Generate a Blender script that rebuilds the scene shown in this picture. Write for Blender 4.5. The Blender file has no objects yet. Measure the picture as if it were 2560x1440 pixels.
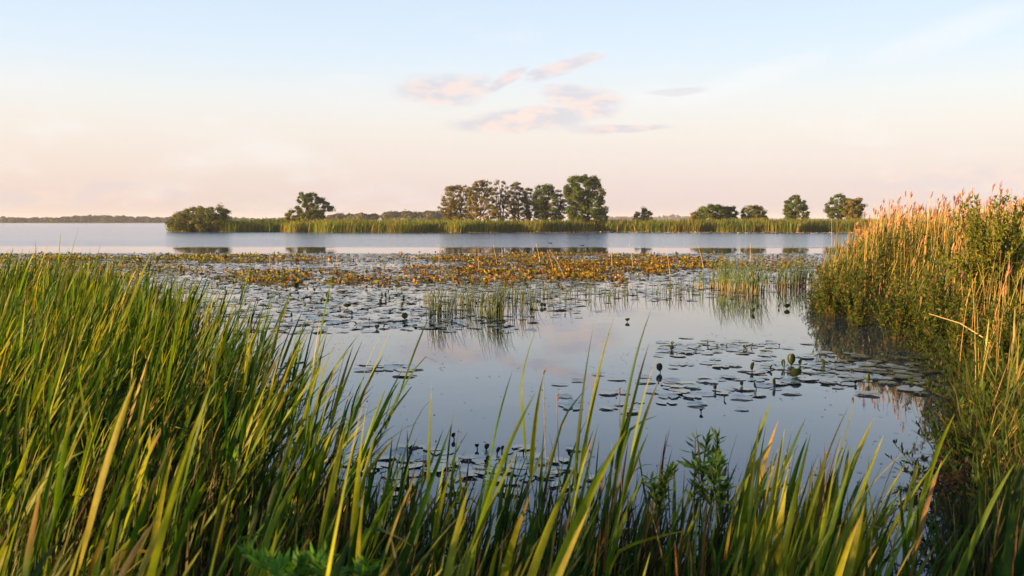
import bpy, math, random
import numpy as np
from mathutils import Vector

# ------------------------------------------------------------------ camera, world, sun
sc = bpy.context.scene
COL = sc.collection
rng = np.random.default_rng(11)
random.seed(5)
F = 2217.0                      # focal length in photo pixels (photo 2560 wide)
CAMZ = 1.8
PITCH = math.atan((720 - 553) / F)
cam_d = bpy.data.cameras.new('camera')
cam = bpy.data.objects.new('camera', cam_d)
COL.objects.link(cam)
cam.location = (0, 0, CAMZ)
cam.rotation_euler = (math.pi / 2 - PITCH, 0, 0)
cam_d.sensor_width = 36
cam_d.lens = 36 * F / 2560
cam_d.clip_start = 0.05
cam_d.clip_end = 9000
cam_d.dof.use_dof = True
cam_d.dof.focus_distance = 13
cam_d.dof.aperture_fstop = 6.3
sc.camera = cam

SUN_AZ, SUN_EL = math.radians(-112), math.radians(8.5)     # azimuth from +Y towards +X
sun_dir = Vector((math.sin(SUN_AZ) * math.cos(SUN_EL), math.cos(SUN_AZ) * math.cos(SUN_EL), math.sin(SUN_EL)))
ld = bpy.data.lights.new('sun', 'SUN')
ld.energy = 5.0
ld.angle = math.radians(0.6)
ld.color = (1.0, 0.62, 0.24)
lo = bpy.data.objects.new('sun', ld)
COL.objects.link(lo)
lo.rotation_euler = sun_dir.to_track_quat('Z', 'Y').to_euler()

vs = sc.view_settings
vs.view_transform = 'Standard'
vs.look = 'None'
vs.gamma = 1
vs.exposure = 1.75
vs.use_curve_mapping = False
sc.cycles.use_denoising = True
sc.cycles.max_bounces = 8
sc.cycles.diffuse_bounces = 3
sc.cycles.glossy_bounces = 3
sc.cycles.transmission_bounces = 4
sc.cycles.volume_bounces = 0
sc.cycles.transparent_max_bounces = 4
sc.cycles.sample_clamp_indirect = 6


def lin(c):
    return tuple((x / 255 / 12.92) if x / 255 <= .04045 else ((x / 255 + .055) / 1.055) ** 2.4 for x in c)


class NT:
    """small node-tree helper"""
    def __init__(s, nt):
        s.nt = nt
        nt.nodes.clear()

    def n(s, t, **k):
        x = s.nt.nodes.new(t)
        for a, b in k.items():
            setattr(x, a, b)
        return x

    def link(s, a, b):
        s.nt.links.new(a, b)

    def put(s, sock, v):
        if isinstance(v, bpy.types.NodeSocket):
            s.link(v, sock)
        elif v is not None:
            sock.default_value = v

    def m(s, op, a, b=None, c=None, clamp=False):
        x = s.n('ShaderNodeMath', operation=op, use_clamp=clamp)
        s.put(x.inputs[0], a)
        s.put(x.inputs[1], b)
        s.put(x.inputs[2], c)
        return x.outputs[0]

    def mix(s, f, a, b, bt='MIX'):
        x = s.n('ShaderNodeMix', data_type='RGBA', blend_type=bt)
        s.put(x.inputs[0], f)
        s.put(x.inputs[6], a if isinstance(a, bpy.types.NodeSocket) else (*a, 1))
        s.put(x.inputs[7], b if isinstance(b, bpy.types.NodeSocket) else (*b, 1))
        return x.outputs[2]

    def ramp(s, f, stops):
        x = s.n('ShaderNodeValToRGB')
        cr = x.color_ramp
        while len(cr.elements) > 1:
            cr.elements.remove(cr.elements[-1])
        cr.elements[0].position = stops[0][0]
        cr.elements[0].color = (*stops[0][1], 1)
        for p, c in stops[1:]:
            e = cr.elements.new(p)
            e.color = (*c, 1)
        s.put(x.inputs[0], f)
        return x.outputs[0]

    def noise(s, vec, scale, detail=3, rough=.5, out=0):
        x = s.n('ShaderNodeTexNoise')
        if vec is not None:
            s.put(x.inputs['Vector'], vec)
        x.inputs['Scale'].default_value = scale
        x.inputs['Detail'].default_value = detail
        x.inputs['Roughness'].default_value = rough
        return x.outputs[out]

    def step(s, v, a, b):
        x = s.n('ShaderNodeMapRange', interpolation_type='SMOOTHSTEP')
        s.put(x.inputs[0], v)
        x.inputs[1].default_value = a
        x.inputs[2].default_value = b
        return x.outputs[0]


def azel(px, py):
    d = Vector(((px - 1280) / F, 0, 0)) + Vector((0, math.cos(PITCH), -math.sin(PITCH))) + Vector((0, math.sin(PITCH), math.cos(PITCH))) * ((720 - py) / F)
    d.normalize()
    return math.atan2(d.x, d.y), math.asin(d.z)


world = bpy.data.worlds.new('World')
sc.world = world
world.use_nodes = True
W = NT(world.node_tree)
tc = W.n('ShaderNodeTexCoord')
gen = tc.outputs['Generated']
sp = W.n('ShaderNodeSeparateXYZ')
W.link(gen, sp.inputs[0])
el = W.m('ARCSINE', sp.outputs[2])
az = W.m('ARCTAN2', sp.outputs[0], sp.outputs[1])
elp = W.m('ABSOLUTE', el)
grad = W.ramp(W.m('DIVIDE', elp, 1.5708), [
    (0.0, lin((221, 206, 204))), (0.018, lin((231, 214, 211))), (0.040, lin((240, 225, 218))),
    (0.062, lin((244, 234, 227))), (0.085, lin((241, 241, 240))), (0.115, lin((225, 239, 252))),
    (0.155, lin((213, 231, 251))), (0.22, lin((172, 202, 245))), (0.32, lin((132, 170, 230))), (0.55, lin((105, 142, 202))), (1.0, lin((80, 118, 184)))])
# low sky: warmer towards the sun (left), lavender away from it
side = W.m('MULTIPLY_ADD', W.m('SINE', az), -.5, .5)
lowm = W.step(elp, .13, 0.0)
warm = W.mix(W.step(side, .45, .85), (.985, .975, 1.03), (1.045, .985, .93))
grad2 = W.mix(lowm, grad, W.mix(1.0, grad, warm, 'MULTIPLY'))
# clouds
cv = W.n('ShaderNodeCombineXYZ')
W.link(az, cv.inputs[0])
W.link(W.m('MULTIPLY', el, 2.6), cv.inputs[1])
n1 = W.noise(cv.outputs[0], 9, 5, .6)
n2 = W.noise(cv.outputs[0], 30, 4, .6)
nn = W.m('ADD', W.m('MULTIPLY', W.m('SUBTRACT', n1, .46), 1.3), W.m('MULTIPLY', W.m('SUBTRACT', n2, .48), .8))
warp = W.noise(cv.outputs[0], 14, 3, .55)
azw = W.m('MULTIPLY_ADD', W.m('SUBTRACT', warp, .5), .05, az)


def blob(px, py, rx, ry, tilt=0.0, soft=.9):
    rx, ry = rx * 1.12, ry * 1.12
    a, e = azel(px, py)
    da = W.m('SUBTRACT', azw, a)
    de = W.m('SUBTRACT', W.m('MULTIPLY_ADD', W.m('SUBTRACT', warp, .5), .012, el), e)
    c, s_ = math.cos(tilt), math.sin(tilt)
    u = W.m('ADD', W.m('MULTIPLY', da, c), W.m('MULTIPLY', de, s_))
    v = W.m('SUBTRACT', W.m('MULTIPLY', de, c), W.m('MULTIPLY', da, s_))
    q = W.m('ADD', W.m('POWER', W.m('ABSOLUTE', W.m('DIVIDE', u, rx / F)), 2), W.m('POWER', W.m('ABSOLUTE', W.m('DIVIDE', v, ry / F)), 2))
    k = W.m('SUBTRACT', 1.0, q)
    return W.step(W.m('ADD', k, nn), 0.0, soft)


pink = None
for b in [(1105, 228, 125, 42, .0), (1330, 298, 215, 32, .10), (1455, 252, 105, 42, -.25), (1395, 172, 100, 20, .28),
          (1550, 322, 110, 10, 0.0), (1250, 205, 70, 14, .5), (230, 480, 110, 26, .2), (60, 495, 120, 20, 0), (590, 497, 30, 16, 0), (420, 490, 60, 18, .3),
          (2400, 445, 230, 30, .05), (2270, 440, 60, 18, .0)]:
    k = blob(*b)
    if b[1] > 400:
        k = W.m('MULTIPLY', k, .45)
    pink = k if pink is None else W.m('MAXIMUM', pink, k)
lav = W.m('MAXIMUM', blob(1700, 228, 70, 9, 0.0), blob(1960, 420, 10, 3, 0))
lav = W.m('MAXIMUM', lav, blob(1480, 322, 130, 12, 0.03))
white = W.m('MAXIMUM', blob(1880, 198, 190, 34, .25, 1.5), blob(2400, 75, 210, 38, .30, 2.0))
white = W.m('MAXIMUM', white, W.m('MULTIPLY', W.step(W.m('MULTIPLY', n1, W.noise(cv.outputs[0], 3.1, 3, .6)), .26, .42), .5))
cloudcol = W.mix(W.step(W.noise(cv.outputs[0], 26, 4, .6), .40, .60), lin((213, 208, 222)), lin((254, 224, 214)))
g3 = W.mix(W.m('MULTIPLY', white, .85), grad2, lin((250, 248, 250)))
g3 = W.mix(W.m('MULTIPLY', lav, .55), g3, lin((222, 216, 226)))
g3 = W.mix(W.m('MULTIPLY', pink, .72), g3, cloudcol)
bg1 = W.n('ShaderNodeBackground')
W.link(g3, bg1.inputs[0])
bg1.inputs[1].default_value = 0.31
sky = W.n('ShaderNodeTexSky', sky_type='NISHITA')
sky.sun_disc = False
sky.sun_elevation = SUN_EL
sky.sun_rotation = SUN_AZ % (2 * math.pi)
sky.air_density = 1.0
sky.dust_density = 1.5
bg2 = W.n('ShaderNodeBackground')
W.link(sky.outputs[0], bg2.inputs[0])
bg2.inputs[1].default_value = 0.1
ms = W.n('ShaderNodeMixShader')
ms.inputs[0].default_value = 0.10
W.link(bg1.outputs[0], ms.inputs[1])
W.link(bg2.outputs[0], ms.inputs[2])
wo = W.n('ShaderNodeOutputWorld')
W.link(ms.outputs[0], wo.inputs[0])

# ------------------------------------------------------------------ geometry helpers
CP, SP = math.cos(PITCH), math.sin(PITCH)


def at(px, py, z=0.0):
    """ground point seen at a photo pixel"""
    dx, dv = (px - 1280) / F, (720 - py) / F
    dy, dz = CP + dv * SP, -SP + dv * CP
    t = (z - CAMZ) / dz
    return dx * t, dy * t


def at_y(px, py, Y):
    """point at distance Y seen at a photo pixel -> x, z"""
    dx, dv = (px - 1280) / F, (720 - py) / F
    dy, dz = CP + dv * SP, -SP + dv * CP
    t = Y / dy
    return dx * t, CAMZ + dz * t


def proj(P):
    P = np.asarray(P, float)
    x, y, z = P[..., 0], P[..., 1], P[..., 2] - CAMZ
    d = np.maximum(y * CP - z * SP, 1e-3)
    return 1280 + F * x / d, 720 - F * (y * SP + z * CP) / d


def _hash(i, j, seed):
    v = np.sin(i * 127.1 + j * 311.7 + seed * 74.7) * 43758.5453
    return v - np.floor(v)


def vnoise(x, y, seed=0):
    x = np.asarray(x, float)
    y = np.asarray(y, float)
    i, j = np.floor(x), np.floor(y)
    fx, fy = x - i, y - j
    fx, fy = fx * fx * (3 - 2 * fx), fy * fy * (3 - 2 * fy)
    a, b = _hash(i, j, seed), _hash(i + 1, j, seed)
    c, d = _hash(i, j + 1, seed), _hash(i + 1, j + 1, seed)
    return (a * (1 - fx) + b * fx) * (1 - fy) + (c * (1 - fx) + d * fx) * fy


def fbm(x, y, seed=0):
    return (vnoise(x, y, seed) * .55 + vnoise(x * 2.1, y * 2.1, seed + 1) * .29 + vnoise(x * 4.3, y * 4.3, seed + 2) * .16)


def make_mesh(name, V, Fq, color=None, mats=None, smooth=False, midx=None):
    """V (n,3); Fq (m,3 or 4) or list of such arrays; color (n,3)"""
    me = bpy.data.meshes.new(name)
    V = np.ascontiguousarray(V, dtype=np.float32)
    if not isinstance(Fq, (list, tuple)) or np.isscalar(Fq[0][0]):
        Fq = [Fq]
    Fq = [np.asarray(f, dtype=np.int32) for f in Fq if len(f)]
    loops = np.concatenate([f.ravel() for f in Fq])
    tot = np.concatenate([np.full(len(f), f.shape[1], np.int32) for f in Fq])
    start = np.concatenate([[0], np.cumsum(tot)[:-1]]).astype(np.int32)
    me.vertices.add(len(V))
    me.vertices.foreach_set('co', V.ravel())
    me.loops.add(len(loops))
    me.loops.foreach_set('vertex_index', loops)
    me.polygons.add(len(tot))
    me.polygons.foreach_set('loop_start', start)
    me.polygons.foreach_set('loop_total', tot)
    if midx is not None:
        me.polygons.foreach_set('material_index', np.asarray(midx, np.int32))
    if smooth:
        me.polygons.foreach_set('use_smooth', np.ones(len(tot), bool))
    if color is not None:
        a = me.attributes.new('tint', 'FLOAT_COLOR', 'POINT')
        c = np.ones((len(V), 4), np.float32)
        c[:, :3] = color
        a.data.foreach_set('color', c.ravel())
    me.update()
    for m in (mats or []):
        me.materials.append(m)
    return me


def obj(name, me, parent=None, label=None, cat=None, group=None, kind=None, loc=None):
    o = bpy.data.objects.new(name, me)
    COL.objects.link(o)
    if parent is not None:
        o.parent = parent
    if loc is not None:
        o.location = loc
    for k, v in (('label', label), ('category', cat), ('group', group), ('kind', kind)):
        if v:
            o[k] = v
    return o


class Acc:
    """collects pieces into one mesh"""
    def __init__(s):
        s.V, s.Q, s.T, s.C, s.n = [], [], [], [], 0

    def add(s, V, Fq, C):
        V = np.asarray(V, float).reshape(-1, 3)
        Fq = np.asarray(Fq, int)
        if len(V) == 0 or len(Fq) == 0:
            return s
        C = np.broadcast_to(np.asarray(C, float), (len(V), 3))
        (s.Q if Fq.shape[1] == 4 else s.T).append(Fq + s.n)
        s.V.append(V)
        s.C.append(C)
        s.n += len(V)
        return s

    def mesh(s, name, mat, smooth=False):
        fs = []
        if s.Q:
            fs.append(np.concatenate(s.Q))
        if s.T:
            fs.append(np.concatenate(s.T))
        return make_mesh(name, np.concatenate(s.V), fs, np.concatenate(s.C), [mat], smooth)


def strips(P, Wd, S, C, fold=0.0):
    """P (N,K,3) centre lines, Wd (N,K) half widths, S (N,K,3) side vectors, C (N,3)|(N,K,3) colours.
    fold>0: three verts across, creased."""
    N, K = P.shape[:2]
    T = np.gradient(P, axis=1)
    T /= np.linalg.norm(T, axis=2, keepdims=True) + 1e-9
    L = P - S * Wd[..., None]
    Rr = P + S * Wd[..., None]
    if C.ndim == 2:
        C = np.repeat(C[:, None], K, 1)
    if fold:
        nrm = np.cross(S, T)
        M = P - nrm * (Wd * fold)[..., None]
        V = np.stack([L, M, Rr], 2)
        A = 3
    else:
        V = np.stack([L, Rr], 2)
        A = 2
    idx = np.arange(N * K * A).reshape(N, K, A)
    qs = [np.stack([idx[:, :-1, a], idx[:, :-1, a + 1], idx[:, 1:, a + 1], idx[:, 1:, a]], -1).reshape(-1, 4) for a in range(A - 1)]
    CC = np.repeat(C[:, :, None], A, 2).reshape(-1, 3)
    return V.reshape(-1, 3), np.concatenate(qs), CC


def tubes(P, Rd, C, sides=4):
    """P (N,K,3), Rd (N,K) -> tubes"""
    N, K = P.shape[:2]
    T = np.gradient(P, axis=1)
    T /= np.linalg.norm(T, axis=2, keepdims=True) + 1e-9
    ref = np.where(np.abs(T[..., 2:3]) > .9, np.array([1.0, 0, 0]), np.array([0, 0, 1.0]))
    A = np.cross(T, ref)
    A /= np.linalg.norm(A, axis=2, keepdims=True) + 1e-9
    B = np.cross(T, A)
    th = np.arange(sides) * 2 * math.pi / sides
    V = P[:, :, None] + (A[:, :, None] * np.cos(th)[:, None] + B[:, :, None] * np.sin(th)[:, None]) * Rd[..., None, None]
    idx = np.arange(N * K * sides).reshape(N, K, sides)
    nx = np.roll(idx, -1, 2)
    q = np.stack([idx[:, :-1], nx[:, :-1], nx[:, 1:], idx[:, 1:]], -1).reshape(-1, 4)
    if C.ndim == 2:
        C = np.repeat(C[:, None], K, 1)
    return V.reshape(-1, 3), q, np.repeat(C[:, :, None], sides, 2).reshape(-1, 3)


def jit(c, n, amt=.25, hue=.08):
    """n colour variants round c"""
    c = np.asarray(c, float)
    v = 1 + rng.normal(0, amt, (n, 1))
    h = 1 + rng.normal(0, hue, (n, 3))
    return np.clip(c * np.clip(v, .35, 1.9) * h, .004, .9)


def mixc(cols, p, n, amt=.2):
    cols = np.asarray(cols, float)
    k = rng.choice(len(cols), n, p=np.asarray(p) / sum(p))
    c = cols[k]
    return np.clip(c * np.clip(1 + rng.normal(0, amt, (n, 1)), .4, 1.8) * (1 + rng.normal(0, .07, (n, 3))), .004, .9)


# ------------------------------------------------------------------ materials
def leaf_mat(name, trans=.35, rough=.5, spec=.35, streak=True, coat=0):
    m = bpy.data.materials.new(name)
    m.use_nodes = True
    N = NT(m.node_tree)
    at_ = N.n('ShaderNodeAttribute', attribute_name='tint')
    col = at_.outputs['Color']
    geo = N.n('ShaderNodeNewGeometry')
    if streak:
        nz = N.noise(geo.outputs['Position'], 40, 2, .6)
        col = N.mix(1.0, col, N.ramp(nz, [(0.25, (.78, .80, .74)), (.75, (1.2, 1.17, 1.12))]), 'MULTIPLY')
    p = N.n('ShaderNodeBsdfPrincipled')
    N.link(col, p.inputs['Base Color'])
    p.inputs['Roughness'].default_value = rough
    p.inputs['Specular IOR Level'].default_value = spec
    if coat:
        p.inputs['Coat Weight'].default_value = coat
        p.inputs['Coat Roughness'].default_value = .12
    o = N.n('ShaderNodeOutputMaterial')
    if trans:
        t = N.n('ShaderNodeBsdfTranslucent')
        N.link(N.mix(1.0, col, (1.25, 1.35, .55), 'MULTIPLY'), t.inputs[0])
        x = N.n('ShaderNodeMixShader')
        x.inputs[0].default_value = trans
        N.link(p.outputs[0], x.inputs[1])
        N.link(t.outputs[0], x.inputs[2])
        N.link(x.outputs[0], o.inputs[0])
    else:
        N.link(p.outputs[0], o.inputs[0])
    return m


M_reed = leaf_mat('reed_leaf', .42, .5, .18)
M_straw = leaf_mat('dry_straw', .18, .6, .3)
M_tree = leaf_mat('tree_leaf', .22, .6, .25, False)
M_herb = leaf_mat('herb_leaf', .36, .55, .18, False)
M_pad = leaf_mat('lily_leaf', .05, .25, .6, True, .4)
M_curl = leaf_mat('curled_leaf', .12, .45, .3, True)
M_rush = leaf_mat('rush_stem', .15, .5, .35, False)
M_bark = leaf_mat('bark', 0, .9, .1, True)
M_bird = leaf_mat('feathers', 0, .7, .2, False)


def soil_mat():
    m = bpy.data.materials.new('wet_soil')
    m.use_nodes = True
    N = NT(m.node_tree)
    g = N.n('ShaderNodeNewGeometry')
    a = N.noise(g.outputs['Position'], 3, 5, .6)
    b = N.noise(g.outputs['Position'], 22, 4, .6)
    c = N.mix(a, (.018, .013, .008), (.055, .042, .022))
    c = N.mix(N.m('MULTIPLY', N.step(b, .5, .7), .6), c, (.03, .05, .012))
    p = N.n('ShaderNodeBsdfPrincipled')
    N.link(c, p.inputs['Base Color'])
    p.inputs['Roughness'].default_value = .85
    bp = N.n('ShaderNodeBump')
    bp.inputs['Distance'].default_value = .04
    N.link(b, bp.inputs['Height'])
    N.link(bp.outputs[0], p.inputs['Normal'])
    o = N.n('ShaderNodeOutputMaterial')
    N.link(p.outputs[0], o.inputs[0])
    return m


M_soil = soil_mat()


def meadow_mat():
    m = bpy.data.materials.new('meadow_grass')
    m.use_nodes = True
    N = NT(m.node_tree)
    g = N.n('ShaderNodeNewGeometry')
    a = N.noise(g.outputs['Position'], .05, 5, .6)
    b = N.noise(g.outputs['Position'], 1.5, 4, .7)
    c = N.mix(a, (.06, .09, .02), (.13, .14, .035))
    c = N.mix(N.m('MULTIPLY', b, .5), c, (.05, .06, .02))
    p = N.n('ShaderNodeBsdfPrincipled')
    N.link(c, p.inputs['Base Color'])
    p.inputs['Roughness'].default_value = .9
    bp = N.n('ShaderNodeBump')
    bp.inputs['Distance'].default_value = .5
    N.link(b, bp.inputs['Height'])
    N.link(bp.outputs[0], p.inputs['Normal'])
    o = N.n('ShaderNodeOutputMaterial')
    N.link(p.outputs[0], o.inputs[0])
    return m


M_meadow = meadow_mat()
RIPPLE_Y = 60.5


def water_mat():
    m = bpy.data.materials.new('lake_water')
    m.use_nodes = True
    N = NT(m.node_tree)
    g = N.n('ShaderNodeNewGeometry')
    s = N.n('ShaderNodeSeparateXYZ')
    N.link(g.outputs['Position'], s.inputs[0])
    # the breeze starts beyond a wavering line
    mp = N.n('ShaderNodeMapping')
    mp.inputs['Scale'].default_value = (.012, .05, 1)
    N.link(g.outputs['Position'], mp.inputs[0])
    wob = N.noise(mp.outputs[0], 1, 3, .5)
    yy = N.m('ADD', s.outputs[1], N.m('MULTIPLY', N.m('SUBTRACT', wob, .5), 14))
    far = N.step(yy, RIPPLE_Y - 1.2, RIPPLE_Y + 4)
    # wind streaks on the open water
    mp3 = N.n('ShaderNodeMapping')
    mp3.inputs['Scale'].default_value = (.008, .09, 1)
    N.link(g.outputs['Position'], mp3.inputs[0])
    streak = N.step(N.noise(mp3.outputs[0], 1, 4, .6), .3, .65)
    mp2 = N.n('ShaderNodeMapping')
    mp2.inputs['Scale'].default_value = (.8, 1.6, 1)
    mp2.inputs['Rotation'].default_value = (0, 0, .25)
    N.link(g.outputs['Position'], mp2.inputs[0])
    w1 = N.noise(mp2.outputs[0], 1.3, 3, .6)
    w2 = N.noise(mp2.outputs[0], 5.0, 3, .6)
    h_far = N.m('ADD', N.m('MULTIPLY', w1, .085), N.m('MULTIPLY', w2, .024))
    h_far = N.m('MULTIPLY', h_far, N.m('MULTIPLY', far, N.m('MULTIPLY_ADD', streak, .55, .45)))
    c1 = N.noise(g.outputs['Position'], 1.1, 2, .5)
    c2 = N.noise(mp2.outputs[0], 9, 2, .5)
    h_near = N.m('ADD', N.m('MULTIPLY', c1, .0022), N.m('MULTIPLY', c2, .00022))
    bp = N.n('ShaderNodeBump')
    bp.inputs['Distance'].default_value = 1.0
    bp.inputs['Strength'].default_value = 1.0
    N.link(N.m('ADD', h_far, h_near), bp.inputs['Height'])
    p = N.n('ShaderNodeBsdfPrincipled')
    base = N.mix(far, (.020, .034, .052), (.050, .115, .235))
    N.link(base, p.inputs['Base Color'])
    p.inputs['Roughness'].default_value = .015
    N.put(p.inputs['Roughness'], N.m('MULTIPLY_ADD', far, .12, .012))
    p.inputs['IOR'].default_value = 1.5
    N.link(bp.outputs[0], p.inputs['Normal'])
    o = N.n('ShaderNodeOutputMaterial')
    N.link(p.outputs[0], o.inputs[0])
    return m


M_water = water_mat()

# ------------------------------------------------------------------ the setting
def sheet(name, x0, x1, y0, y1, z, mat, label=None):
    me = make_mesh(name, [(x0, y0, z), (x1, y0, z), (x1, y1, z), (x0, y1, z)], [[0, 1, 2, 3]], None, [mat])
    return obj(name, me, kind='structure', label=label, cat=None)


sheet('ground', -3500, 3500, -60, 6500, -.9, M_soil)
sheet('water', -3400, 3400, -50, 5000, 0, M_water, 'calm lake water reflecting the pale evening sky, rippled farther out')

# near bank: foreground strip and right-hand bank
EDGE_Y = np.array([-6, 1.5, 3, 4.5, 6.2, 8.0, 8.9, 10.2, 11.5, 13, 14.5, 16.1, 16.9, 18, 20, 25, 30, 40, 60])
EDGE_X = np.array([1.1, 1.4, 1.75, 2.35, 3.15, 4.15, 4.7, 5.25, 5.55, 6.0, 6.45, 6.75, 5.75, 6.1, 7.0, 9.0, 10.6, 15, 26])


def edge_right(y):
    return np.interp(y, EDGE_Y, EDGE_X) + .25 * (vnoise(np.asarray(y) * 1.3, 0 * np.asarray(y), 3) - .5)


def land_h(x, y):
    d = x - edge_right(y)
    a = np.clip(d * .30 - .06, -.5, .26 + .1 * fbm(x * .8, y * .8, 4))
    front = 1.75 + .5 * (fbm(x * .7, y * .0, 9) - .5)
    b = np.clip((front - y) * .5, -.5, .22 + .08 * fbm(x, y, 5))
    left = np.clip((-x - 5.5 - .9 * np.maximum(y - 4, 0)) * .3, -.5, .25)
    return np.maximum(np.maximum(a, b), left) + .05 * (fbm(x * 3, y * 3, 6) - .5)


gx, gy = np.linspace(-30, 45, 260), np.concatenate([np.linspace(-12, 32, 176), np.linspace(33, 62, 30)])
GX, GY = np.meshgrid(gx, gy)
GZ = land_h(GX, GY)
ii = np.arange(GX.size).reshape(GX.shape)
q = np.stack([ii[:-1, :-1], ii[:-1, 1:], ii[1:, 1:], ii[1:, :-1]], -1).reshape(-1, 4)
obj('bank', make_mesh('bank', np.stack([GX, GY, GZ], -1).reshape(-1, 3), q, None, [M_soil], True), kind='structure')

# wooded peninsula and the land behind it
FR_PX = np.array([415, 440, 560, 700, 850, 1000, 1130, 1300, 1500, 1700, 1900, 2050, 2200, 2560, 3000])
FR_PY = np.array([576, 579, 580, 580.5, 582, 582.5, 582, 581, 580.5, 581, 582, 582, 582, 584, 586])
fx, fy = np.array([at(a, b) for a, b in zip(FR_PX, FR_PY)]).T


def shore(x):
    return np.interp(x, fx, fy) + 10 * (fbm(x * .11, 0 * x, 21) - .5) + 3.6 * (vnoise(x * .28, 0 * x, 22) - .5)


xs = np.linspace(fx[0] + .5, 240, 260)
fr = shore(xs)
back = np.where(xs < -22, fr + 14 + 20 * np.clip((xs - xs[0]) / 30, 0, 1), 1400)
bk = np.where(xs < -22, np.minimum(back, 210), 1400 + 0 * xs)
Vv = np.concatenate([np.stack([xs, fr, -.3 + 0 * xs], 1), np.stack([xs, fr + .7, .18 + 0 * xs], 1),
                     np.stack([xs, bk, .25 + 0 * xs], 1), np.stack([xs, bk + 1, -.3 + 0 * xs], 1)])
n = len(xs)
a = np.arange(n - 1)
qq = np.concatenate([np.stack([a + k * n, a + 1 + k * n, a + 1 + (k + 1) * n, a + (k + 1) * n], 1) for k in range(3)])
obj('meadow', make_mesh('meadow', Vv, qq, None, [M_meadow], False), kind='structure', label='flat marsh meadow behind the reed belt across the lake')
me = make_mesh('far_shore', [(-1500, 905, -.2), (240, 905, -.2), (2600, 905, -.2), (2600, 6000, .4), (-3000, 6000, .4), (-3000, 905, -.2),
                             (-3000, 912, .35), (2600, 912, .35)], [[5, 2, 7, 6], [6, 7, 3, 4]], None, [M_meadow])
obj('far_shore', me, kind='structure')

# ------------------------------------------------------------------ reed generator
def reed_arrays(B, H, lean, waz, nl, LL, WW, K=6, spread=.9, th0=(.18, .55), bend=(.3, 1.1), t0=.25, top=True):
    """stems and leaves of N reeds. returns stem P (N,5,3), leaf P (N,nl,K,3), leaf width, side"""
    N = len(B)
    t = np.linspace(0, 1, 6)
    dxy = np.stack([np.cos(waz), np.sin(waz)], 1)

    def stem(tt):
        tt = np.asarray(tt)
        if tt.ndim == 1:
            tt = np.broadcast_to(tt, (N, len(tt)))
        p = np.empty(tt.shape + (3,))
        p[..., :2] = B[:, None, :2] + dxy[:, None] * (lean[:, None] * tt ** 1.8)[..., None]
        p[..., 2] = B[:, None, 2] + H[:, None] * tt * (1 - .06 * tt)
        return p
    SPt = stem(t)
    tj = np.sort(np.clip(np.linspace(t0, .97, nl)[None] + rng.normal(0, .04, (N, nl)), .05, .99), 1)
    base = stem(tj)
    alt = np.where(np.arange(nl) % 2 == 0, 1, -1)[None]
    phi = waz[:, None] + alt * rng.uniform(.1, spread, (N, nl)) * 1.3 + rng.normal(0, .3, (N, nl))
    up = np.linspace(1, .35, nl)[None]
    th = rng.uniform(*th0, (N, nl)) * up + .05
    bd = rng.uniform(*bend, (N, nl)) * up
    L = LL * rng.uniform(.65, 1.2, (N, nl)) * (1 - .35 * np.abs(np.linspace(-1, 1, nl))[None] ** 2)
    if top:
        th[:, -1] = rng.uniform(0, .15, N)
        bd[:, -1] = rng.uniform(.0, .35, N)
        L[:, -1] = LL * rng.uniform(.8, 1.2, N)
    s = np.linspace(0, 1, K)
    ang = th[..., None] + bd[..., None] * s ** 1.6
    kink = (rng.uniform(0, 1, (N, nl, 1)) < .13) * rng.uniform(.8, 2.0, (N, nl, 1))
    if top:
        kink[:, -1] *= .3
    ang = ang + kink / (1 + np.exp(-(s - rng.uniform(.35, .8, (N, nl, 1))) * 28))
    # gusts: every leaf drawn a little down-wind
    ph = phi[..., None] + (waz[:, None, None] - phi[..., None] + 0) * .35 * s
    d = np.stack([np.sin(ang) * np.cos(ph), np.sin(ang) * np.sin(ph), np.cos(ang)], -1)
    tilt = (1.8 * lean / H)[:, None] * tj ** .8 * .45
    d[..., 0] += (tilt * dxy[:, :1])[..., None]
    d[..., 1] += (tilt * dxy[:, 1:])[..., None]
    d /= np.linalg.norm(d, axis=-1, keepdims=True)
    step = L[..., None, None] / (K - 1) * d
    P = base[:, :, None] + np.concatenate([np.zeros((N, nl, 1, 3)), np.cumsum(step[:, :, :-1], 2)], 2)
    h = np.stack([-np.sin(ph), np.cos(ph), 0 * ph], -1)
    nrm = np.cross(h, d)
    tau = rng.uniform(-.9, .9, (N, nl, 1)) + rng.normal(0, .8, (N, nl, 1)) * s
    S = np.cos(tau)[..., None] * h + np.sin(tau)[..., None] * nrm
    wd = WW * rng.uniform(.7, 1.25, (N, nl, 1)) * np.minimum(1, .45 + 2.6 * s) * np.clip(1 - s, 0, 1) ** .6
    wd = np.maximum(wd, WW * .03)
    return SPt, P, wd, S


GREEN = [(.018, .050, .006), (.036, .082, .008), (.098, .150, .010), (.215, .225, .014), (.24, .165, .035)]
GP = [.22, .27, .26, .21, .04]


def tipped(c, K, frac=.26):
    """colour along each blade: some with straw or brown withered tips"""
    n = len(c)
    s = np.linspace(0, 1, K)[None]
    has = (rng.uniform(0, 1, (n, 1)) < frac) * rng.uniform(.4, 1, (n, 1))
    w = np.clip((s - rng.uniform(.45, .95, (n, 1))) / .18, 0, 1) * has
    tip = mixc([(.30, .20, .07), (.16, .09, .04), (.34, .28, .09)], [.4, .25, .35], n)
    c3 = np.repeat(c[:, None], K, 1) * (1 + rng.normal(0, .07, (n, K, 1)))
    return c3 * (1 - w[..., None]) + tip[:, None] * w[..., None]


def green_cols(n, p=GP):
    return mixc(GREEN, p, n, .18)


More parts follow.
